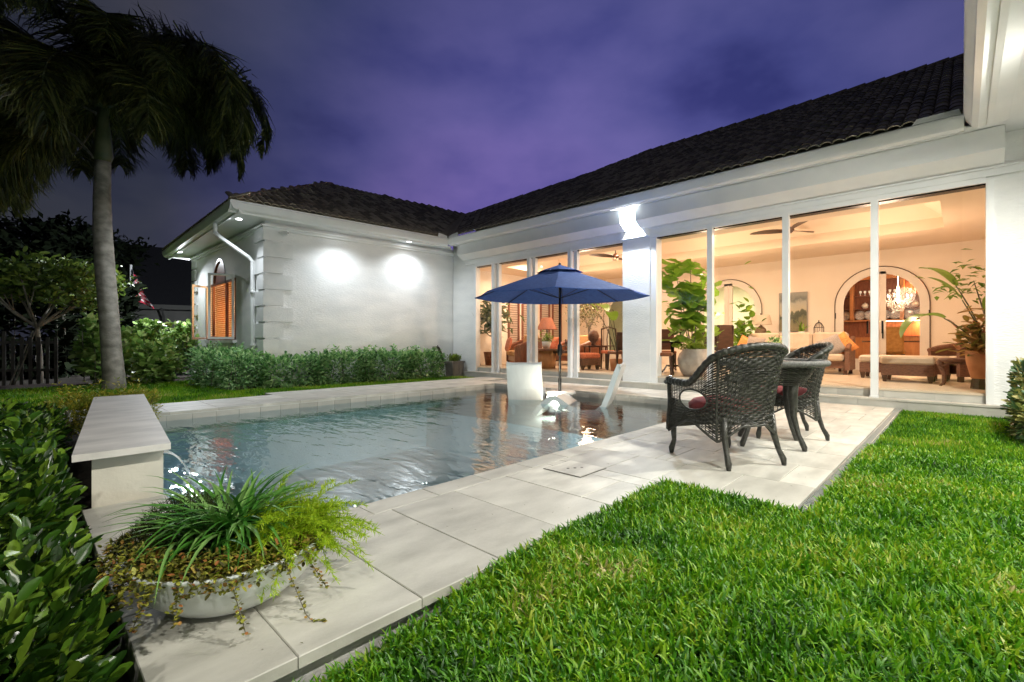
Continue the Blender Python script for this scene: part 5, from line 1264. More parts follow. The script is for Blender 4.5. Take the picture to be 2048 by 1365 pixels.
# wicker table
tb = thing('wicker_table', 'round dark wicker side table between the two wicker armchairs', 'table', (5.10, 1.36, 0), radians(20))
m = MB(); R = []; pts = []
for i in range(81):
    a = 2*pi*i/80; pts.append((.47*cos(a), .47*sin(a), .80)); R.append(.026+.004*abs(sin(i*1.4)))
m.tube(pts, R, 9); m.build('braided_rim', wickerl, tb, smooth=True)
m = MB(); m.lathe([(0, .805), (.45, .805), (.45, .79), (0, .79)], 40); m.build('table_top', wickerm, tb)
m = MB()
for z in np.arange(.60, .79, .02):
    m.tube([((.40-.12*(.79-z)/.2)*cos(a), (.40-.12*(.79-z)/.2)*sin(a), z+.003*(-1)**i) for i, a in enumerate(np.linspace(0, 2*pi, 61))], .008, 5, cap=False)
tag(m.build('apron_weave', wickerm, tb), kind='stuff')
for k in range(4):
    a = pi/4+k*pi/2; c, s = cos(a), sin(a); m = MB()
    m.tube([(.26*c, .26*s, .74), (.24*c, .24*s, .5), (.25*c, .25*s, .30), (.30*c, .30*s, .14), (.36*c, .36*s, .03), (.365*c, .365*s, 0)], [.052, .044, .030, .022, .026, .018], 8); m.build('leg', wickerm, tb, smooth=True)

# hose on its holder, box planter
hs = thing('garden_hose', 'coiled brown garden hose hanging on the wing wall beside the hedge', 'hose', (0, 0, 0))
c = (8.62, 11.40); m = MB()
for k in range(7):
    w = .16+.012*k; d_ = .62+.03*k; y = c[1]-.02*(k % 3); pts = []
    for i in range(25):
        a = 2*pi*i/24; pts.append((c[0]+w*sin(a)*(1.0-.45*cos(a)), y-.012*k, .86-d_*(.5-.5*cos(a))+.0))
    m.tube(pts, .011, 6)
tag(m.build('coil', hosem, hs, smooth=True), None)
m = MB(); m.tube([(c[0], 11.55, .84), (c[0], 11.32, .85), (c[0], 11.30, .90)], .012, 6); m.build('hanger', blackmetal, hs)
bp = thing('box_planter', 'small grey box planter of lime green foliage at the corner of the wing wall', 'planter', (9.0, 10.98, -.03), radians(4))
m = MB(); m.prism([(-.20, 0), (.20, 0), (.24, .40), (-.24, .40)], -.16, .16, 'y'); m.box(-.26, .26, -.18, .18, .40, .45); recalc(m.build('box', greypot, bp))
m = MB(); m.box(-.17, -.02, -.172, -.162, .08, .34); m.box(.03, .18, -.172, -.162, .08, .34); m.build('panel', M('planter_panel', (.2, .18, .16), None, .8), bp)
k = 520; P = np.stack([RNG.uniform(-.19, .19, k), RNG.uniform(-.12, .12, k), RNG.uniform(.43, .62, k)], 1)
tag(stamp('foliage', LEAF5, P, rdir(k, .1, 1), RNG.uniform(.05, .1, k), .03, limeleaf, bp), kind='stuff')

# ================================================================== INTERIOR FURNITURE
FZ = .266
def cushion(mb, x0, x1, y0, y1, z0, z1, b=.04): mb.box(x0, x1, y0, y1, z0, z1, bev=b)
def sofa(name, label, loc, rz, w, fabric, frame, seats=2, h=.86, group=None):
    """faces local -y"""
    t = thing(name, label, 'sofa' if w > 1.2 else 'armchair', loc, rz, group)
    m = MB(); m.box(-w/2+.06, w/2-.06, -.36, .34, .14, .30); m.box(-w/2+.02, w/2-.02, .28, .38, .14, h-.10); m.build('frame', frame, t)
    for s in (-1, 1):
        m = MB(); x0, x1 = sorted((s*(w/2-.09), s*w/2)); m.prism([(-.40, .10), (.40, .10), (.40, h-.12), (.15, h-.16), (-.25, .60), (-.40, .55)], x0, x1, 'x'); m.tube([((x0+x1)/2, -.41, .55), ((x0+x1)/2, -.25, .61), ((x0+x1)/2, .15, h-.15), ((x0+x1)/2, .38, h-.10)], .055, 8); recalc(m.build('arm', frame, t))
        for y in (-.34, .33):
            m = MB(); m.prism([(s*(w/2-.08)-.035, y-.035), (s*(w/2-.08)+.035, y-.035), (s*(w/2-.08)+.035, y+.035), (s*(w/2-.08)-.035, y+.035)], 0, .14, 'z'); m.build('leg', darkwood, t)
    sw = (w-.2)/seats
    for i in range(seats):
        a = -w/2+.1+sw*i
        m = MB(); cushion(m, a+.008, a+sw-.008, -.42, .22, .30, .46); m.build('seat_cushion', fabric, t, smooth=False)
        m = MB(); cushion(m, a+.008, a+sw-.008, -.09, .09, -.22, .24, .05); o = m.build('back_cushion', fabric, t); o.location = (0, .22, h-.20); o.rotation_euler = (radians(-12), 0, 0)
    return t
def pillow(label, loc, rot, mat, s=.42, group='throw pillows on the sofas'):
    m = MB(); n = 8; vs = []
    for k_ in (1, -1):
        for i in range(n+1):
            for j in range(n+1):
                x, y = -1+2*i/n, -1+2*j/n; vs.append((x*s/2*(1-.06*(1-abs(y))), y*s/2*(1-.06*(1-abs(x))), k_*.075*((1-x**4)*(1-y**4))**.5))
    fs = []
    for k_ in (0, 1):
        o_ = k_*(n+1)**2
        for i in range(n):
            for j in range(n): q = (o_+i*(n+1)+j, o_+(i+1)*(n+1)+j, o_+(i+1)*(n+1)+j+1, o_+i*(n+1)+j+1); fs.append(q if k_ == 0 else q[::-1])
    m.add(vs, fs); o = m.build('pillow', mat, smooth=True); o.location = loc; o.rotation_euler = rot; return tag(o, label, 'pillow', group)
def pot_lathe(t, prof, mat, name='pot', n=24): m = MB(); m.lathe(prof, n); return m.build(name, mat, t, smooth=True)
def fl_at(px, d): r = ray(px, 700); return (r[0]*d, r[1]*d, FZ)
# place by column in the photograph and distance from the camera plane
face = lambda deg: radians(deg)
# main sofa (faces the pool, -x)
s1 = sofa('rattan_sofa', 'beige three seat rattan sofa facing the pool with pillows at both ends', (13.0, 2.95, FZ), radians(-90), 2.35, beige, rattan, 3, .92, 'sofas in the great room')
pillow('grey flecked pillow leaning on the right arm of the beige sofa', (12.72, 2.12, FZ+.64), (radians(75), radians(-25), radians(-70)), greyfab, .44)
pillow('orange striped pillow behind the grey pillow at the right end of the beige sofa', (12.86, 1.95, FZ+.66), (radians(75), radians(-35), radians(-60)), orange, .46)
pillow('grey flecked pillow at the left end of the beige sofa', (12.74, 3.75, FZ+.64), (radians(75), radians(10), radians(-100)), greyfab, .44)
pillow('orange striped pillow at the far left end of the beige sofa', (12.84, 4.00, FZ+.64), (radians(75), radians(20), radians(-110)), orange, .44)
# coffee table with a pot in front of the sofa
ct = thing('coffee_table', 'dark low wooden coffee table in front of the beige sofa', 'table', (11.5, 3.15, FZ), radians(90))
m = MB(); m.box(-.65, .65, -.35, .35, .42, .47); m.build('table_top', darkwood, ct)
m = MB(); m.box(-.6, .6, -.3, .3, .12, .15); m.build('shelf', darkwood, ct)
for x in (-.6, .6):
    for y in (-.3, .3): m = MB(); m.box(x-.03, x+.03, y-.03, y+.03, 0, .42); m.build('leg', darkwood, ct)
def plantpot(name, label, loc, r, h, mat, leafm, n, spread, lh, ls, tpl=LEAF5, cat='potted plant', ratio=.45, zmin=.1):
    t = thing(name, label, cat, loc); pot_lathe(t, [(0, 0), (r*.65, 0), (r*.95, h*.6), (r, h), (r*.9, h), (r*.85, h*.85), (0, h*.85)], mat)
    P = np.stack([RNG.normal(0, spread*.45, n), RNG.normal(0, spread*.45, n), h*.85+np.abs(RNG.normal(0, 1, n))*lh*.5], 1)
    tag(stamp('foliage', tpl, P, rdir(n, zmin, 1), RNG.uniform(ls*.7, ls*1.2, n), ls*ratio, leafm, t), kind='stuff'); return t
plantpot('potted_plant', 'dark leaved succulent in a pale square pot on the coffee table', (11.45, 2.95, FZ+.471), .14, .2, ceramic, hedgeleaf, 60, .14, .16, .11)
# chaise / ottoman group on the right
def woven_box(name, label, cat, loc, rz, w, dp, h, cush, group=None):
    t = thing(name, label, cat, loc, rz, group)
    m = MB(); m.box(-w/2, w/2, -dp/2, dp/2, .12, h); m.build('woven_body', rattan, t)
    m = MB(); m.box(-w/2-.015, w/2+.015, -dp/2-.015, dp/2+.015, h+.001, h+.14, bev=.035); m.build('seat_cushion', cush, t)
    for x in (-w/2+.05, w/2-.05):
        for y in (-dp/2+.05, dp/2-.05): m = MB(); m.add([(x-.045, y-.045, .12), (x+.045, y-.045, .12), (x+.045, y+.045, .12), (x-.045, y+.045, .12), (x-.025, y-.025, 0), (x+.025, y-.025, 0), (x+.025, y+.025, 0), (x-.025, y+.025, 0)], [(0, 1, 5, 4), (1, 2, 6, 5), (2, 3, 7, 6), (3, 0, 4, 7), (4, 5, 6, 7)]); m.build('leg', darkwood, t)
    return t
woven_box('ottoman', 'woven rattan ottoman with beige cushion nearest the right-hand door', 'ottoman', (11.35, .70, FZ), radians(88), .74, .60, .32, beige, 'rattan ottomans by the right-hand door')
woven_box('ottoman', 'longer woven rattan ottoman behind the nearest one', 'ottoman', (12.15, .82, FZ), radians(88), 1.35, .62, .32, beige, 'rattan ottomans by the right-hand door')
a1 = sofa('rattan_armchair', 'dark rattan armchair with beige cushions at the right of the great room', (12.3, -.10, FZ), radians(-150), .92, beige, rattan, 1, .82, 'armchairs in the great room')
st2 = thing('rattan_side_table', 'small curved leg rattan side table beside the potted croton', 'table', (10.75, .02, FZ), radians(85))
m = MB(); m.box(-.25, .25, -.2, .2, .40, .46, bev=.02); m.build('table_top', rattan, st2)
for x in (-.22, .22):
    for y in (-.16, .16): m = MB(); m.tube([(x*1.1, y*1.1, .42), (x*1.05, y*1.05, .34), (x*.85, y*.85, .2), (x*.85, y*.85, .05), (x, y, 0)], [.03, .024, .018, .016, .022], 7); m.build('leg', rattan, st2, smooth=True)
m = MB()
for y in (-.17, .17): m.tube([(-.22, y, .32), (-.1, y, .38), (.1, y, .38), (.22, y, .32)], .013, 6)
m.build('arched_brace', rattan, st2, smooth=True)
plantpot('croton_plant', 'croton with yellow red leaves in a terracotta pot on a stand by the right jamb', (10.35, -.24, FZ+.16), .20, .44, terra, crotonleaf, 260, .30, .5, .20, LEAF8, ratio=.4, zmin=-.3)
m = MB(); m.tube([(0, 0, 0), (0, 0, .16)], [.14, .12], 10); stq = thing('plant_stand', 'small dark round stand under the terracotta croton pot', 'stand', (10.35, -.24, FZ)); m.build('pedestal', darkwood, stq)
# bird of paradise with large paddle leaves
def paddle(mb, base, az, el, L, w, stalk, droop):
    p = np.array(base, float); e = el; h = np.array([cos(az), sin(az), 0]); s = np.array([-sin(az), cos(az), 0]); pts = [p.copy()]
    for i in range(8): e -= droop*.35/8; p = p+(h*cos(e)+np.array([0, 0, sin(e)]))*stalk/8; pts.append(p.copy())
    st_ = MB(); st_.tube([tuple(q) for q in pts], list(np.linspace(.016, .008, 9)), 6)
    vs = []; n = 10
    for i in range(n+1):
        f = i/n; ww = w*sin(pi*min(1, .08+f*.92))**.65; fold = .12*ww
        vs += [tuple(p-s*ww/2+np.array([0, 0, fold])), tuple(p), tuple(p+s*ww/2+np.array([0, 0, fold]))]
        e -= droop/n; p = p+(h*cos(e)+np.array([0, 0, sin(e)]))*L/n
    fs = []
    for i in range(n): b_ = i*3; fs += [(b_, b_+1, b_+4, b_+3), (b_+1, b_+2, b_+5, b_+4)]
    mb.add(vs, fs); return st_
def paradise(label, loc, leaves, pot=True):
    t = thing('paradise_plant', label, 'plant', loc, 0, 'bird of paradise plants indoors')
    pot_lathe(t, [(0, 0), (.16, 0), (.2, .3), (.18, .3), (0, .27)], terra)
    for az, el, L, w, stk, dr in leaves:
        m = MB(); s_ = paddle(m, (0, 0, .27), az, el, L, w, stk, dr); lf = m.build('leaf', bigleaf, t, smooth=True); s_.build('stalk', shaftm, lf, smooth=True)
    return t
paradise('bird of paradise with long paddle leaves by the right jamb of the doors', (10.55, -.38, FZ), [(radians(120), radians(74), .80, .34, 1.10, 2.0), (radians(60), radians(80), .7, .34, 1.5, .9), (radians(-10), radians(78), .6, .32, 1.2, 1.0), (radians(180), radians(82), .6, .3, .85, .8), (radians(90), radians(80), .6, .3, 1.2, .7)])
k = 90; tq = thing('schefflera_plant', 'small leaved schefflera sprays near the right jamb above the paddle leaves', 'plant', (11.0, -.35, FZ)); pot_lathe(tq, [(0, 0), (.15, 0), (.19, .3), (.17, .3), (0, .27)], terra)
m = MB(); m.tube([(0, 0, .27), (0, .05, 1.1), (-.05, .2, 1.75)], [.02, .014, .006], 6); m.build('stem', bark, tq)
P = np.stack([RNG.normal(-.02, .14, k), RNG.normal(.28, .2, k), RNG.normal(1.72, .16, k)], 1); tag(stamp('foliage', LEAF5, P, rdir(k, -.6, .5), RNG.uniform(.12, .2, k), .07, bigleaf, tq), kind='stuff')

# console table behind the sofa, lamp, orchid, lantern, painting
cs = thing('console_table', 'narrow dark console behind the beige sofa under the painting', 'table', (14.05, 3.2, FZ), radians(90))
m = MB(); m.box(-1.1, 1.1, -.2, .2, .84, .88); m.build('table_top', darkwood, cs)
for x in (-1.05, 1.05): m = MB(); m.box(x-.03, x+.03, -.17, .17, 0, .84); m.build('leg', darkwood, cs)
def table_lamp(label, loc, shade, body, r0, r1, sh, bh, br):
    t = thing('table_lamp', label, 'lamp', loc); m = MB(); m.lathe([(0, 0), (br*.7, 0), (br, bh*.35), (br*.85, bh*.7), (br*.25, bh*.95), (.015, bh), (.012, bh+.12)], 20); m.build('lamp_body', body, t, smooth=True)
    m = MB(); m.lathe([(r0, bh+.02), (r1, bh+.02+sh)], 28); m.build('lamp_shade', shade, t, smooth=True)
    m = MB(); m.lathe([(0, bh+sh+.09), (.015, bh+sh+.06), (.006, bh+sh+.02)], 8); m.build('finial', blackmetal, t); return t
tl = table_lamp('round brown table lamp with wide cream shade behind the left end of the beige sofa', (14.05, 3.98, FZ+.881), creamsh, M('pineapple_brown', (.18, .11, .06), (.3, .2, .12), .6, 30, .6, 60), .28, .22, .26, .30, .15)
plantpot('orchid_plant', 'arching green orchid leaves in a small white pot on the console behind the beige sofa', (14.05, 3.0, FZ+.881), .08, .12, ceramic, figleaf, 16, .05, .05, .34, STRAP, ratio=.12, zmin=.4)
lt = thing('lantern', 'small black birdcage lantern on the console beside the orchid', 'lantern', (14.05, 2.62, FZ+.881))
m = MB()
for a in np.linspace(0, 2*pi, 9)[:-1]: m.tube([(.11*cos(a), .11*sin(a), 0), (.11*cos(a), .11*sin(a), .22), (.06*cos(a), .06*sin(a), .32), (0, 0, .36)], .006, 4)
m.lathe([(0, 0), (.125, 0), (.125, .015), (0, .015)], 16); m.lathe([(.115, .215), (.115, .225), (.105, .225)], 16); m.tube([(0, 0, .36), (0, 0, .40)], .012, 5); m.build('cage', blackmetal, lt)
m = MB(); m.tube([(0, 0, .016), (0, 0, .12)], .03, 10); m.build('candle', ceramic, lt)
pt = thing('painting', 'pale landscape painting of trees under a cloudy sky on the back wall', 'painting', (XB-.001, 3.05, 0), 0)
pc = [atX(1560, 588, XB)[1], atX(1614, 588, XB)[1]]; pz0, pz1 = atX(1600, 662, XB)[2], atX(1600, 586, XB)[2]
def paintmat():
    m, t, p, out = newmat('landscape_paint'); tcx = t.nodes.new('ShaderNodeTexCoord'); sp = t.nodes.new('ShaderNodeSeparateXYZ'); t.links.new(tcx.outputs['Generated'], sp.inputs[0])
    n = t.nodes.new('ShaderNodeTexNoise'); n.inputs['Scale'].default_value = 3.5; n.inputs['Detail'].default_value = 6; t.links.new(tcx.outputs['Generated'], n.inputs['Vector'])
    a = t.nodes.new('ShaderNodeMath'); a.operation = 'MULTIPLY_ADD'; a.inputs[1].default_value = .55; t.links.new(n.outputs[0], a.inputs[0]); t.links.new(sp.outputs[2], a.inputs[2])
    s = t.nodes.new('ShaderNodeMath'); s.operation = 'SUBTRACT'; s.inputs[1].default_value = .27; t.links.new(a.outputs[0], s.inputs[0])
    r = t.nodes.new('ShaderNodeValToRGB'); ramp(r, [(0, (.28, .24, .13)), (.28, (.20, .19, .10)), (.36, (.07, .08, .05)), (.48, (.10, .11, .07)), (.53, (.48, .43, .31)), (.72, (.42, .42, .36)), (.85, (.17, .19, .18)), (1, (.30, .31, .28))])
    t.links.new(s.outputs[0], r.inputs[0]); t.links.new(r.outputs[0], p.inputs['Base Color']); p.inputs['Roughness'].default_value = .6; return m
m = MB(); m.box(-.03, -.001, min(pc)-3.05, max(pc)-3.05, pz0, pz1); m.build('canvas', paintmat(), pt)
m = MB(); y0, y1 = min(pc)-3.05, max(pc)-3.05
m.box(-.035, 0, y0-.02, y0-.001, pz0-.02, pz1+.02); m.box(-.035, 0, y1+.001, y1+.02, pz0-.02, pz1+.02); m.box(-.035, 0, y0, y1, pz0-.02, pz0-.001); m.box(-.035, 0, y0, y1, pz1+.001, pz1+.02); m.build('frame', M('silver_frame', (.3, .28, .24), None, .4, metal=.4), pt)

# fiddle leaf fig in pot
def fig():
    d = 11.0; c = fl_at(1385, d)
    t = thing('fiddle_leaf_fig', 'tall fiddle leaf fig with big lobed leaves left of the arched doors', 'plant', c)
    pot_lathe(t, [(0, 0), (.22, 0), (.27, .45), (.24, .45), (0, .4)], greypot)
    rtv3 = np.array([sY, -cY, 0]); 
    m = MB(); tips = []
    for dx, hh in ((-.40, 2.35), (-.05, 2.5), (.22, 2.15), (-.3, 1.6), (.1, 1.4), (.28, 1.0)):
        q = [(0, 0, .4), tuple(rtv3*dx*.35+np.array([0, 0, hh*.5])), tuple(rtv3*dx+np.array([0, 0, hh]))]; m.tube(q, [.02, .014, .008], 6); tips.append((dx, hh))
    m.build('stem', bark, t)
    T = np.array([(0, 0, 0), (.12, -.18, .02), (.3, -.28, .05), (.5, -.26, .05), (.72, -.42, .06), (.92, -.34, .01), (1, 0, -.08), (.92, .34, .01), (.72, .42, .06), (.5, .26, .05), (.3, .28, .05), (.12, .18, .02), (.5, 0, -.01)]); F = [(i, (i+1) % 12, 12) for i in range(12)]
    for i in range(120):
        zz = random.uniform(.85, 2.62); wob = .09*sin(zz*5)
        x = -.20+wob+random.gauss(0, .17) if zz > 1.1 else random.gauss(.05, .15)
        if zz < 1.35: x = random.choice([-.2, .28])+random.gauss(0, .12)
        p = rtv3*x+np.array([cY, sY, 0])*random.uniform(-.22, .22)+np.array([0, 0, zz-.1])
        if 1.9 < zz < 2.35 and random.random() < .25: p = rtv3*.30+rtv3*random.gauss(0, .06)+np.array([0, 0, zz])
        dv_ = rdir(1, -.8, .6)[0]-np.array([cY, sY, 0])*.55
        L = random.uniform(.32, .50); D_, S_, U_ = frames(dv_[None], np.array([random.uniform(-.6, .6)])); V = p+D_*T[:, :1]*L+S_*T[:, 1:2]*L*.95+U_*T[:, 2:]*L
        mm_ = MB(); mm_.add(V.tolist(), F); mm_.build('leaf', figleaf, t)
fig()
up = thing('urn_planter', 'large round weathered white planter of bright green foliage near the left jamb', 'planter', fl_at(1391, 10.1))
pot_lathe(up, [(0, 0), (.24, 0), (.30, .08), (.36, .24), (.37, .36), (.33, .48), (.27, .54), (.28, .58), (.25, .58), (.24, .52), (0, .52)], chipw)
P = np.stack([RNG.normal(0, .14, 420), RNG.normal(0, .14, 420), .55+np.abs(RNG.normal(0, .09, 420))], 1)
tag(stamp('foliage', LEAF5, P, rdir(420, 0, 1), RNG.uniform(.06, .11, 420), .05, limeleaf, up), kind='stuff')
# wrought iron table, chairs near the pier
def pedestal_table(label, loc, r, h, mat, group=None):
    t = thing('round_table', label, 'table', loc, 0, group); m = MB(); m.lathe([(0, h), (r, h), (r, h-.03), (0, h-.03)], 28); m.build('table_top', mat, t)
    m = MB(); m.lathe([(.05, h-.03), (.035, h*.6), (.06, h*.4), (.04, .12), (.09, .08)], 12); m.build('pedestal', mat, t, smooth=True)
    for k_ in range(3):
        a = 2*pi*k_/3+.5; m = MB(); m.tube([(0, 0, .14), (.16*cos(a), .16*sin(a), .16), (.26*cos(a), .26*sin(a), .03), (.3*cos(a), .3*sin(a), 0)], [.03, .025, .02, .025], 6); m.build('foot', mat, t)
    return t
pedestal_table('round dark iron table between the brown dining chairs left of the fig', fl_at(1345, 11.4), .45, .74, blackmetal)
cd = thing('candle_stand', 'dark pedestal candle dish standing on the round iron table', 'candle holder', tuple(np.array(fl_at(1361, 11.35))+np.array([0, 0, .741])))
m = MB(); m.lathe([(0, 0), (.08, 0), (.03, .03), (.02, .2), (.13, .25), (.14, .27), (0, .26)], 16); m.build('dish', blackmetal, cd, smooth=True)
m = MB(); m.tube([(0, 0, .262), (0, 0, .31)], .04, 10); m.build('candle', coral, cd)
def dining_chair(label, loc, rz, mat, seatm, hb=1.05, solid=True, group='dining chairs in the great room'):
    t = thing('dining_chair', label, 'chair', loc, rz, group)
    m = MB(); m.box(-.24, .24, -.24, .24, .42, .50, bev=.02); m.build('seat', seatm, t)
    for x in (-.21, .21):
        m = MB(); m.tube([(x, -.21, .42), (x*1.02, -.22, .2), (x*1.05, -.24, 0)], [.028, .02, .022], 6); m.build('leg', mat, t)
        m = MB(); m.tube([(x*1.03, .27, 0), (x, .22, .42), (x*.95, .29, hb)], [.02, .024, .02], 6); m.build('leg', mat, t)
    if solid: m = MB(); m.box(-.22, .22, .235, .275, .52, hb+.02); o = m.build('backrest', seatm if solid == 2 else mat, t)
    else:
        m = MB(); m.tube([(-.2, .29, hb-.02), (0, .30, hb+.04), (.2, .29, hb-.02)], .022, 6); m.tube([(-.04, .25, .5), (-.05, .28, .8), (0, .29, hb)], .015, 5); m.tube([(.04, .25, .5), (.05, .28, .8), (0, .29, hb)], .015, 5); m.tube([(-.2, .25, .62), (.2, .25, .62)], .015, 5); m.build('backrest', mat, t)
    return t
dining_chair('high backed brown chair closest to the white pier', fl_at(1322, 10.35), radians(20), darkwood, redwood, 1.08, 1)
dining_chair('brown upholstered chair behind the round iron table', fl_at(1332, 12.3), radians(-60), darkwood, redwood, 1.05, 1)
dining_chair('tall brown chair half hidden behind the round white planter', fl_at(1412, 11.9), radians(120), darkwood, rattan, 1.12, 1)
dining_chair('brown square backed chair just right of the first door post', fl_at(1436, 11.6), radians(150), darkwood, redwood, 1.12, 1)
# ottoman with basket and pothos
woven_box('ottoman', 'low tan bench behind the near wicker chair holding a patterned basket', 'bench', fl_at(1478, 12.3), radians(60), .9, .6, .36, tan)
bk = thing('basket', 'black and white patterned basket tray on the tan bench', 'basket', tuple(np.array(fl_at(1465, 12.2))+np.array([0, 0, .501])), radians(45)); m = MB(); m.prism([(-.22, -.12), (.22, -.12), (.25, .12), (-.25, .12)], 0, .10, 'z'); recalc(m.build('tray', bluecer, bk))
plantpot('pothos_plant', 'leafy green pothos on the bench in front of the second arched door', tuple(np.array(fl_at(1489, 12.6))+np.array([0, 0, 0])), .16, .55, terra, figleaf, 150, .32, 1.15, .2, LEAF8, ratio=.8, zmin=-.5)

# ---- left bay furniture
s2 = sofa('rattan_sofa', 'tan cushioned rattan sofa just inside the leftmost opening', fl_at(1046, 14.6), radians(-128), 1.9, tan, redwood, 2, .92, 'sofas in the great room')
s3 = sofa('rattan_sofa', 'tan sofa behind the umbrella pole with a coral pillow', fl_at(1150, 14.8), radians(-118), 2.0, tan, redwood, 2, .90, 'sofas in the great room')
p = fl_at(1110, 14.4); pillow('coral patterned pillow on the tan sofa behind the umbrella pole', (p[0], p[1], FZ+.66), (radians(75), 0, radians(-118)), coral, .46)
p = fl_at(1017, 14.1); pillow('coral pillow at the left end of the sofa in the leftmost opening', (p[0], p[1], FZ+.66), (radians(75), 0, radians(-128)), coral, .44)
dt = thing('drum_table', 'honey brown wooden drum side table behind the left lounger', 'table', fl_at(1092, 13.0)); m = MB(); m.lathe([(0, 0), (.26, 0), (.30, .50), (0, .50)], 24); m.build('drum', honey, dt, smooth=True)
m = MB(); m.lathe([(0, .501), (.44, .501), (.44, .54), (0, .54)], 28); m.build('table_top', redwood, dt)
plantpot('potted_plant', 'yellow green plant in a small white pot on the drum table', tuple(np.array(fl_at(1093, 13.0))+np.array([0, 0, .542])), .13, .20, ceramic, limeleaf, 110, .18, .2, .12)
lm = thing('floor_lamp', 'floor lamp with a brown flared shade left of the umbrella pole', 'lamp', fl_at(1094, 14.9)); m = MB(); m.lathe([(0, 0), (.15, 0), (.15, .02), (.02, .04), (.02, 1.15)], 16); m.build('pole', blackmetal, lm)
m = MB(); m.lathe([(.33, 1.12), (.15, 1.50)], 24); m.build('lamp_shade', shadem, lm, smooth=True)
woven_box('footstool', 'footstool with coral cushion right of the third door post', 'footstool', fl_at(1172, 12.4), radians(-20), .56, .46, .30, coral)
et = thing('end_table', 'dark wooden end table behind the footstool', 'table', fl_at(1190, 13.2), radians(45)); m = MB(); m.box(-.42, .42, -.26, .26, .58, .63); m.build('table_top', darkwood, et)
for x in (-.38, .38):
    for y in (-.22, .22): m = MB(); m.tube([(x, y, .58), (x, y, 0)], [.028, .016], 6); m.build('leg', darkwood, et)
ob = thing('sculpture', 'round brown shell sculpture on the dark end table', 'ornament', tuple(np.array(fl_at(1187, 13.2))+np.array([0, 0, .631]))); m = MB(); m.lathe([(0, 0), (.08, 0), (.05, .06), (.14, .16), (.16, .28), (.1, .4), (0, .44)], 18); m.build('shell', rattan, ob, smooth=True)
dining_chair('slatted dark chair with coral seat by the white pier', fl_at(1224, 12.6), radians(-40), darkwood, coral, 1.1, 0)
dining_chair('brown square backed chair at the left edge of the pier', fl_at(1240, 12.0), radians(150), darkwood, rattan, .95, 1)
dining_chair('low dark slatted chair behind the umbrella pole', fl_at(1120, 12.9), radians(170), darkwood, darkwood, .62, 0)
def indoor_tree(label, loc, pot, h, nl, ls, spread, leafm, cat='plant', tpl=LEAF5, ratio=.45, zc=None, potp=None):
    t = thing('indoor_tree', label, cat, loc); pot_lathe(t, potp or [(0, 0), (.22, 0), (.28, .42), (.25, .42), (0, .38)], pot)
    m = MB(); 
    for a in np.linspace(0, 2*pi, 6)[:-1]: m.tube([(0, 0, .38), (.03*cos(a), .03*sin(a), h*.5), (spread*.6*cos(a), spread*.6*sin(a), h*.85)], [.018, .016, .005], 5)
    m.build('trunk', bark, t); P = np.stack([RNG.normal(0, spread*.5, nl), RNG.normal(0, spread*.5, nl), RNG.normal(h*.8, h*.13, nl)], 1)
    tag(stamp('crown', tpl, P, rdir(nl, -.8, .5), RNG.uniform(ls*.7, ls*1.2, nl), ls*ratio, leafm, t, roll=RNG.uniform(-1, 1, nl)), kind='stuff'); return t
indoor_tree('schefflera with long drooping leaves in a dark red pot by the left jamb', fl_at(985, 14.7), redwood, 2.0, 260, .36, .45, soffleaf, ratio=.28)
indoor_tree('small leaved weeping fig tree behind the third and fourth door panels', fl_at(1178, 15.4), terra, 2.35, 900, .10, .62, leafmat('ficus_leaf', [(.10, .11, .04), (.2, .2, .09)], .5))
paradise('bird of paradise with paddle leaves just left of the white pier', fl_at(1235, 11.9), [(radians(110), radians(78), .6, .32, 1.35, .9), (radians(200), radians(76), .55, .3, 1.1, 1.1), (radians(60), radians(80), .6, .32, 1.4, 1.2), (radians(0), radians(78), .45, .2, 1.0, 1.0)])
tools = thing('fireplace_tools', 'bundle of slim poles leaning in the corner by the left jamb', 'poles', fl_at(958, 14.5)); 
for i, (a, b_, h) in enumerate(((-.12, .1, 1.5), (-.02, .12, 1.3), (.06, .1, 1.1), (-.15, .02, .8))):
    m = MB(); m.tube([(a, 0, 0), (a-.15, b_, h)], .012, 5); m.build('pole', darkwood, tools)
# shuttered doors on the left interior wall
sd = thing('shuttered_door', 'tall brown louvred shutter door on the left interior wall', 'door', (0, 0, 0))
for x0 in (11.55, 12.25, 13.25, 13.95):
    m = MB(); m.box(x0, x0+.06, 11.19, 11.245, FZ, 2.85); m.box(x0+.5, x0+.56, 11.19, 11.245, FZ, 2.85); m.box(x0+.061, x0+.499, 11.19, 11.245, 2.77, 2.85); m.box(x0+.061, x0+.499, 11.19, 11.245, FZ, FZ+.1); pnl = m.build('shutter', redwood, sd)
    for k_ in range(30): m = MB(); m.box(x0+.062, x0+.498, 11.20, 11.235, FZ+.15+.08*k_, FZ+.165+.08*k_) ; m.build('louvre', redwood, pnl)

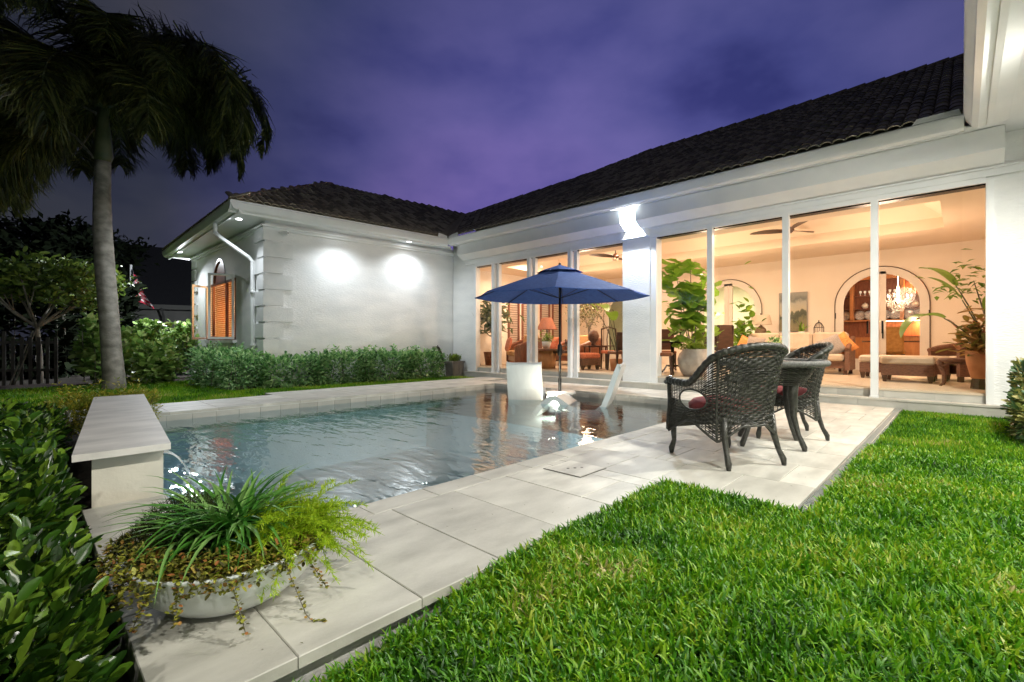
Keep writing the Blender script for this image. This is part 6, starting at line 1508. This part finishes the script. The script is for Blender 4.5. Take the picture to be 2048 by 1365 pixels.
# ceiling fans
def fan(label, loc, drop, R_, a0_, blades=3, mat=darkwood, lens=False):
    t = thing('ceiling_fan', label, 'ceiling fan', loc, a0_, 'ceiling fans'); m = MB(); m.tube([(0, 0, drop), (0, 0, .05)], .014, 8); m.lathe([(.06, drop-.05), (.07, drop)], 12); m.build('rod', blackmetal, t)
    m = MB(); m.lathe([(0, -.07), (.05, -.07), (.09, -.03), (.11, .01), (.06, .05), (.015, .09)], 18); m.build('hub', mat, t, smooth=True)
    if lens: m = MB(); m.lathe([(0, -.14), (.06, -.125), (.085, -.08), (.08, -.06)], 16); m.build('lamp_bowl', creamsh, t, smooth=True)
    for k_ in range(blades):
        a = 2*pi*k_/blades; c, s = cos(a), sin(a); vs = []; n = 10
        for i in range(n+1):
            r = .08+(R_-.08)*i/n; w = .045+.075*sin(pi*min(1, (i/n)*.8+.12)); w *= (1 if i < n else .3); tw = .5*(1-i/n)+.15; zz = .03*sin(i/n*2.2)
            for sg, th in ((-1, 0), (1, 0), (1, -.008), (-1, -.008)): y = sg*w*cos(tw); z = sg*w*sin(tw)*.5+zz+th; vs.append((r*c-y*s, r*s+y*c, z))
        fs = [(i*4+j, i*4+(j+1) % 4, (i+1)*4+(j+1) % 4, (i+1)*4+j) for i in range(n) for j in range(4)]+[(n*4, n*4+1, n*4+2, n*4+3)]
        m = MB(); m.add(vs, fs); recalc(m.build('blade', mat, t))
    return t
p = atD(1578, 461, 10.6); fan('large dark three blade ceiling fan in the right bay', p, 3.9-p[2], .80, radians(-24))
p = atD(1231, 513, 13.0); fan('dark ceiling fan with lamp bowl seen left of the white pier', p, 3.9-p[2], .75, radians(140), lens=True)

# ---- dining room beyond the first arch
DX = 19.0
cb = thing('china_cabinet', 'tall honey wood china cabinet with lit glass shelves in the dining room', 'cabinet', (DX, 0, FZ))
CY0, CY1 = -1.2, 3.3
m = MB(); m.box(.35, .45, CY0, CY1, 0, 2.9); m.build('back_panel', redwood, cb)
m = MB(); m.box(-.1, .35, CY0, CY1, 0, .88); m.build('base_cupboard', honey, cb)
m = MB(); m.box(-.14, .35, CY0, CY1, .881, .92); m.build('counter', redwood, cb)
m = MB(); m.box(-.02, .36, CY0-.05, CY1+.05, 2.75, 2.95); m.box(-.07, .36, CY0-.08, CY1+.08, 2.951, 3.0); m.build('cornice', honey, cb)
ysx = [CY0, -.55, .1, .72, 1.34, 1.95, 2.62, CY1]
for y in ysx: m = MB(); m.box(.0, .35, y-.05, y+.05, 1.42, 2.75); m.build('upright', honey, cb)
for y in (CY0, CY1): m = MB(); m.box(0, .35, y-.05, y+.05, .92, 1.419); m.build('upright', honey, cb)
m = MB(); m.box(.0, .35, CY0, CY1, 1.40, 1.44); m.build('shelf', honey, cb)
for z in (1.80, 2.22): m = MB(); m.box(.05, .34, CY0, CY1, z, z+.02); m.build('shelf', redwood, cb)
m = MB(); m.box(.1, .16, -.4, 2.0, 1.385, 1.398); m.build('light_strip', shelfglow, cb)
lamp('cabinet_strip_light', 'AREA', (DX+.15, .75, FZ+1.36), 16, (1, .55, .2), .6, rot=(0, 0, 0))
lamp('cabinet_strip_light', 'AREA', (DX+.12, .75, FZ+2.7), 22, (1, .62, .3), .5, rot=(0, 0, 0))
# dishes
m = MB(); m.lathe([(0, 0), (.10, .0), (.155, .03), (.16, .035), (.10, .012), (0, .01)], 20); dd_ = m.build('plate', bluecer, smooth=True); PD = dd_.data; bpy.data.objects.remove(dd_)
m = MB(); m.lathe([(0, 0), (.05, 0), (.09, .05), (.10, .1), (.07, .16), (.03, .17), (.015, .2), (0, .2)], 16); dd_ = m.build('tureen', ceramic, smooth=True); TD = dd_.data; bpy.data.objects.remove(dd_)
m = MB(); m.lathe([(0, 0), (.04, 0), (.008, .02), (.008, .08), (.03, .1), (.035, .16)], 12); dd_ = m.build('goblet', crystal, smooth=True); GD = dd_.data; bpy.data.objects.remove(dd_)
cnt = 0
where = ['bottom', 'middle', 'top']
cols = ['first', 'second', 'third', 'fourth', 'fifth', 'sixth', 'seventh']
for ri, z in enumerate((1.441, 1.821, 2.241)):
    for ci, (a, b_) in enumerate(zip(ysx[:-1], ysx[1:])):
        c = (a+b_)/2
        if ri == 0:
            for s in (-.12, .14):
                o = shared('plate', PD, (DX+.26, c+s, FZ+z+.16), None, (0, -pi/2+.2, 0)); tag(o, 'patterned china plate on the bottom cabinet shelf, %s plate of the %s bay from right' % ('right' if s < 0 else 'left', cols[ci]), 'plate', 'patterned plates on the cabinet bottom shelf')
        elif ri == 1:
            o = shared('tureen', TD, (DX+.2, c+.0, FZ+z), None); tag(o, 'white lidded tureen on the middle cabinet shelf in the %s bay from the right' % cols[ci], 'tureen', 'white tureens on the cabinet middle shelf')
        else:
            for s in (-.12, 0, .12):
                o = shared('goblet', GD, (DX+.18, c+s, FZ+z), None); tag(o, 'crystal goblet on the top cabinet shelf, %s goblet of the %s bay from right' % ('right' if s < 0 else 'middle' if s == 0 else 'left', cols[ci]), 'goblet', 'crystal goblets on the cabinet top shelf')
# chandelier
chd = thing('chandelier', 'glittering crystal chandelier hanging in the dining room beyond the arched doors', 'chandelier', (17.0, 1.28, 2.18))
m = MB(); m.tube([(0, 0, .45), (0, 0, 1.4)], .01, 6); m.lathe([(.02, .45), (.05, .3), (.02, .1), (.06, 0), (.02, -.1), (0, -.12)], 12); m.build('stem', glow_warm, chd)  # glow put into the stem; only the bulbs are lamps
for k_ in range(8):
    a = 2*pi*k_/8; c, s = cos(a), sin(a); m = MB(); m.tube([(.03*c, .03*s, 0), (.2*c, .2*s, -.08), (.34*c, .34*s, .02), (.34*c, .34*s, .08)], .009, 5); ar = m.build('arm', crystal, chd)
    m = MB(); m.lathe([(0, .18), (.012, .14), (.014, .09), (0, .08)], 8, (.34*c, .34*s, 0)); m.build('bulb', glow_bulb, ar)
P = []; 
for k_ in range(420):
    a = random.uniform(0, 2*pi); q = random.random(); r = .34*(1-q*.75) if random.random() < .6 else .3*random.random(); P.append((r*cos(a), r*sin(a), -.02-.34*q+random.uniform(-.03, .03)+(.3 if random.random() < .25 else 0)))
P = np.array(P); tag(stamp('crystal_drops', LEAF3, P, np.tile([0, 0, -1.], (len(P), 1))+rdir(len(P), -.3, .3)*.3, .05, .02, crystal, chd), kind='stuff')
chd.scale = (.85, .85, .85)
# dining chair upholstered gold and table
def upch(label, x, y, rz):
    t = thing('dining_chair', label, 'chair', (x, y, FZ), rz, 'upholstered chairs in the dining room'); gold = M('gold_damask', (.45, .22, .05), (.62, .34, .10), .7, 14) if 'gold_damask' not in bpy.data.materials else bpy.data.materials['gold_damask']
    m = MB(); m.box(-.28, .28, .22, .30, .45, 1.12, bev=.03); m.build('backrest', gold, t); m = MB(); m.box(-.28, .28, -.28, .215, .40, .52, bev=.03); m.build('seat', gold, t)
    for a in (-.24, .24):
        for b_ in (-.24, .26): m = MB(); m.box(a-.025, a+.025, b_-.025, b_+.025, 0, .40); m.build('leg', darkwood, t)
upch('gold upholstered dining chair with its back to the arched doors', 16.1, 1.35, radians(90)); upch('gold upholstered dining chair at the right of the dining room table', 16.9, .45, radians(10))
dtb = thing('dining_table', 'polished dining table under the chandelier', 'table', (17.1, 1.4, FZ)); m = MB(); m.lathe([(0, .76), (.7, .76), (.7, .72), (0, .72)], 30); m.build('table_top', darkwood, dtb); m = MB(); m.lathe([(.3, 0), (.08, .1), (.07, .72)], 14); m.build('pedestal', darkwood, dtb)
# hall beyond second and third arches
indoor_tree('pale dried branch arrangement beyond the third arched door', (17.0, 9.5, FZ), ceramic, 2.0, 420, .09, .5, leafmat('dried_leaf', [(.35, .36, .28), (.5, .5, .4)], .7), ratio=.3)
indoor_tree('dark green climbing plant beyond the second arched door', (16.3, 3.95+.4, FZ), terra, 1.75, 130, .22, .36, figleaf, tpl=LEAF8, ratio=.8)
fr_ = thing('hall_picture', 'small dark framed picture on the hall wall beyond the second arched door', 'picture', (19.38, 6.2, 1.5)); m = MB(); m.box(-.02, .0, -.15, .15, -.2, .25); m.build('frame', darkwood, fr_)
m = MB(); m.box(-.024, -.021, -.11, .11, -.16, .21); m.build('print', canvas_paint, fr_)
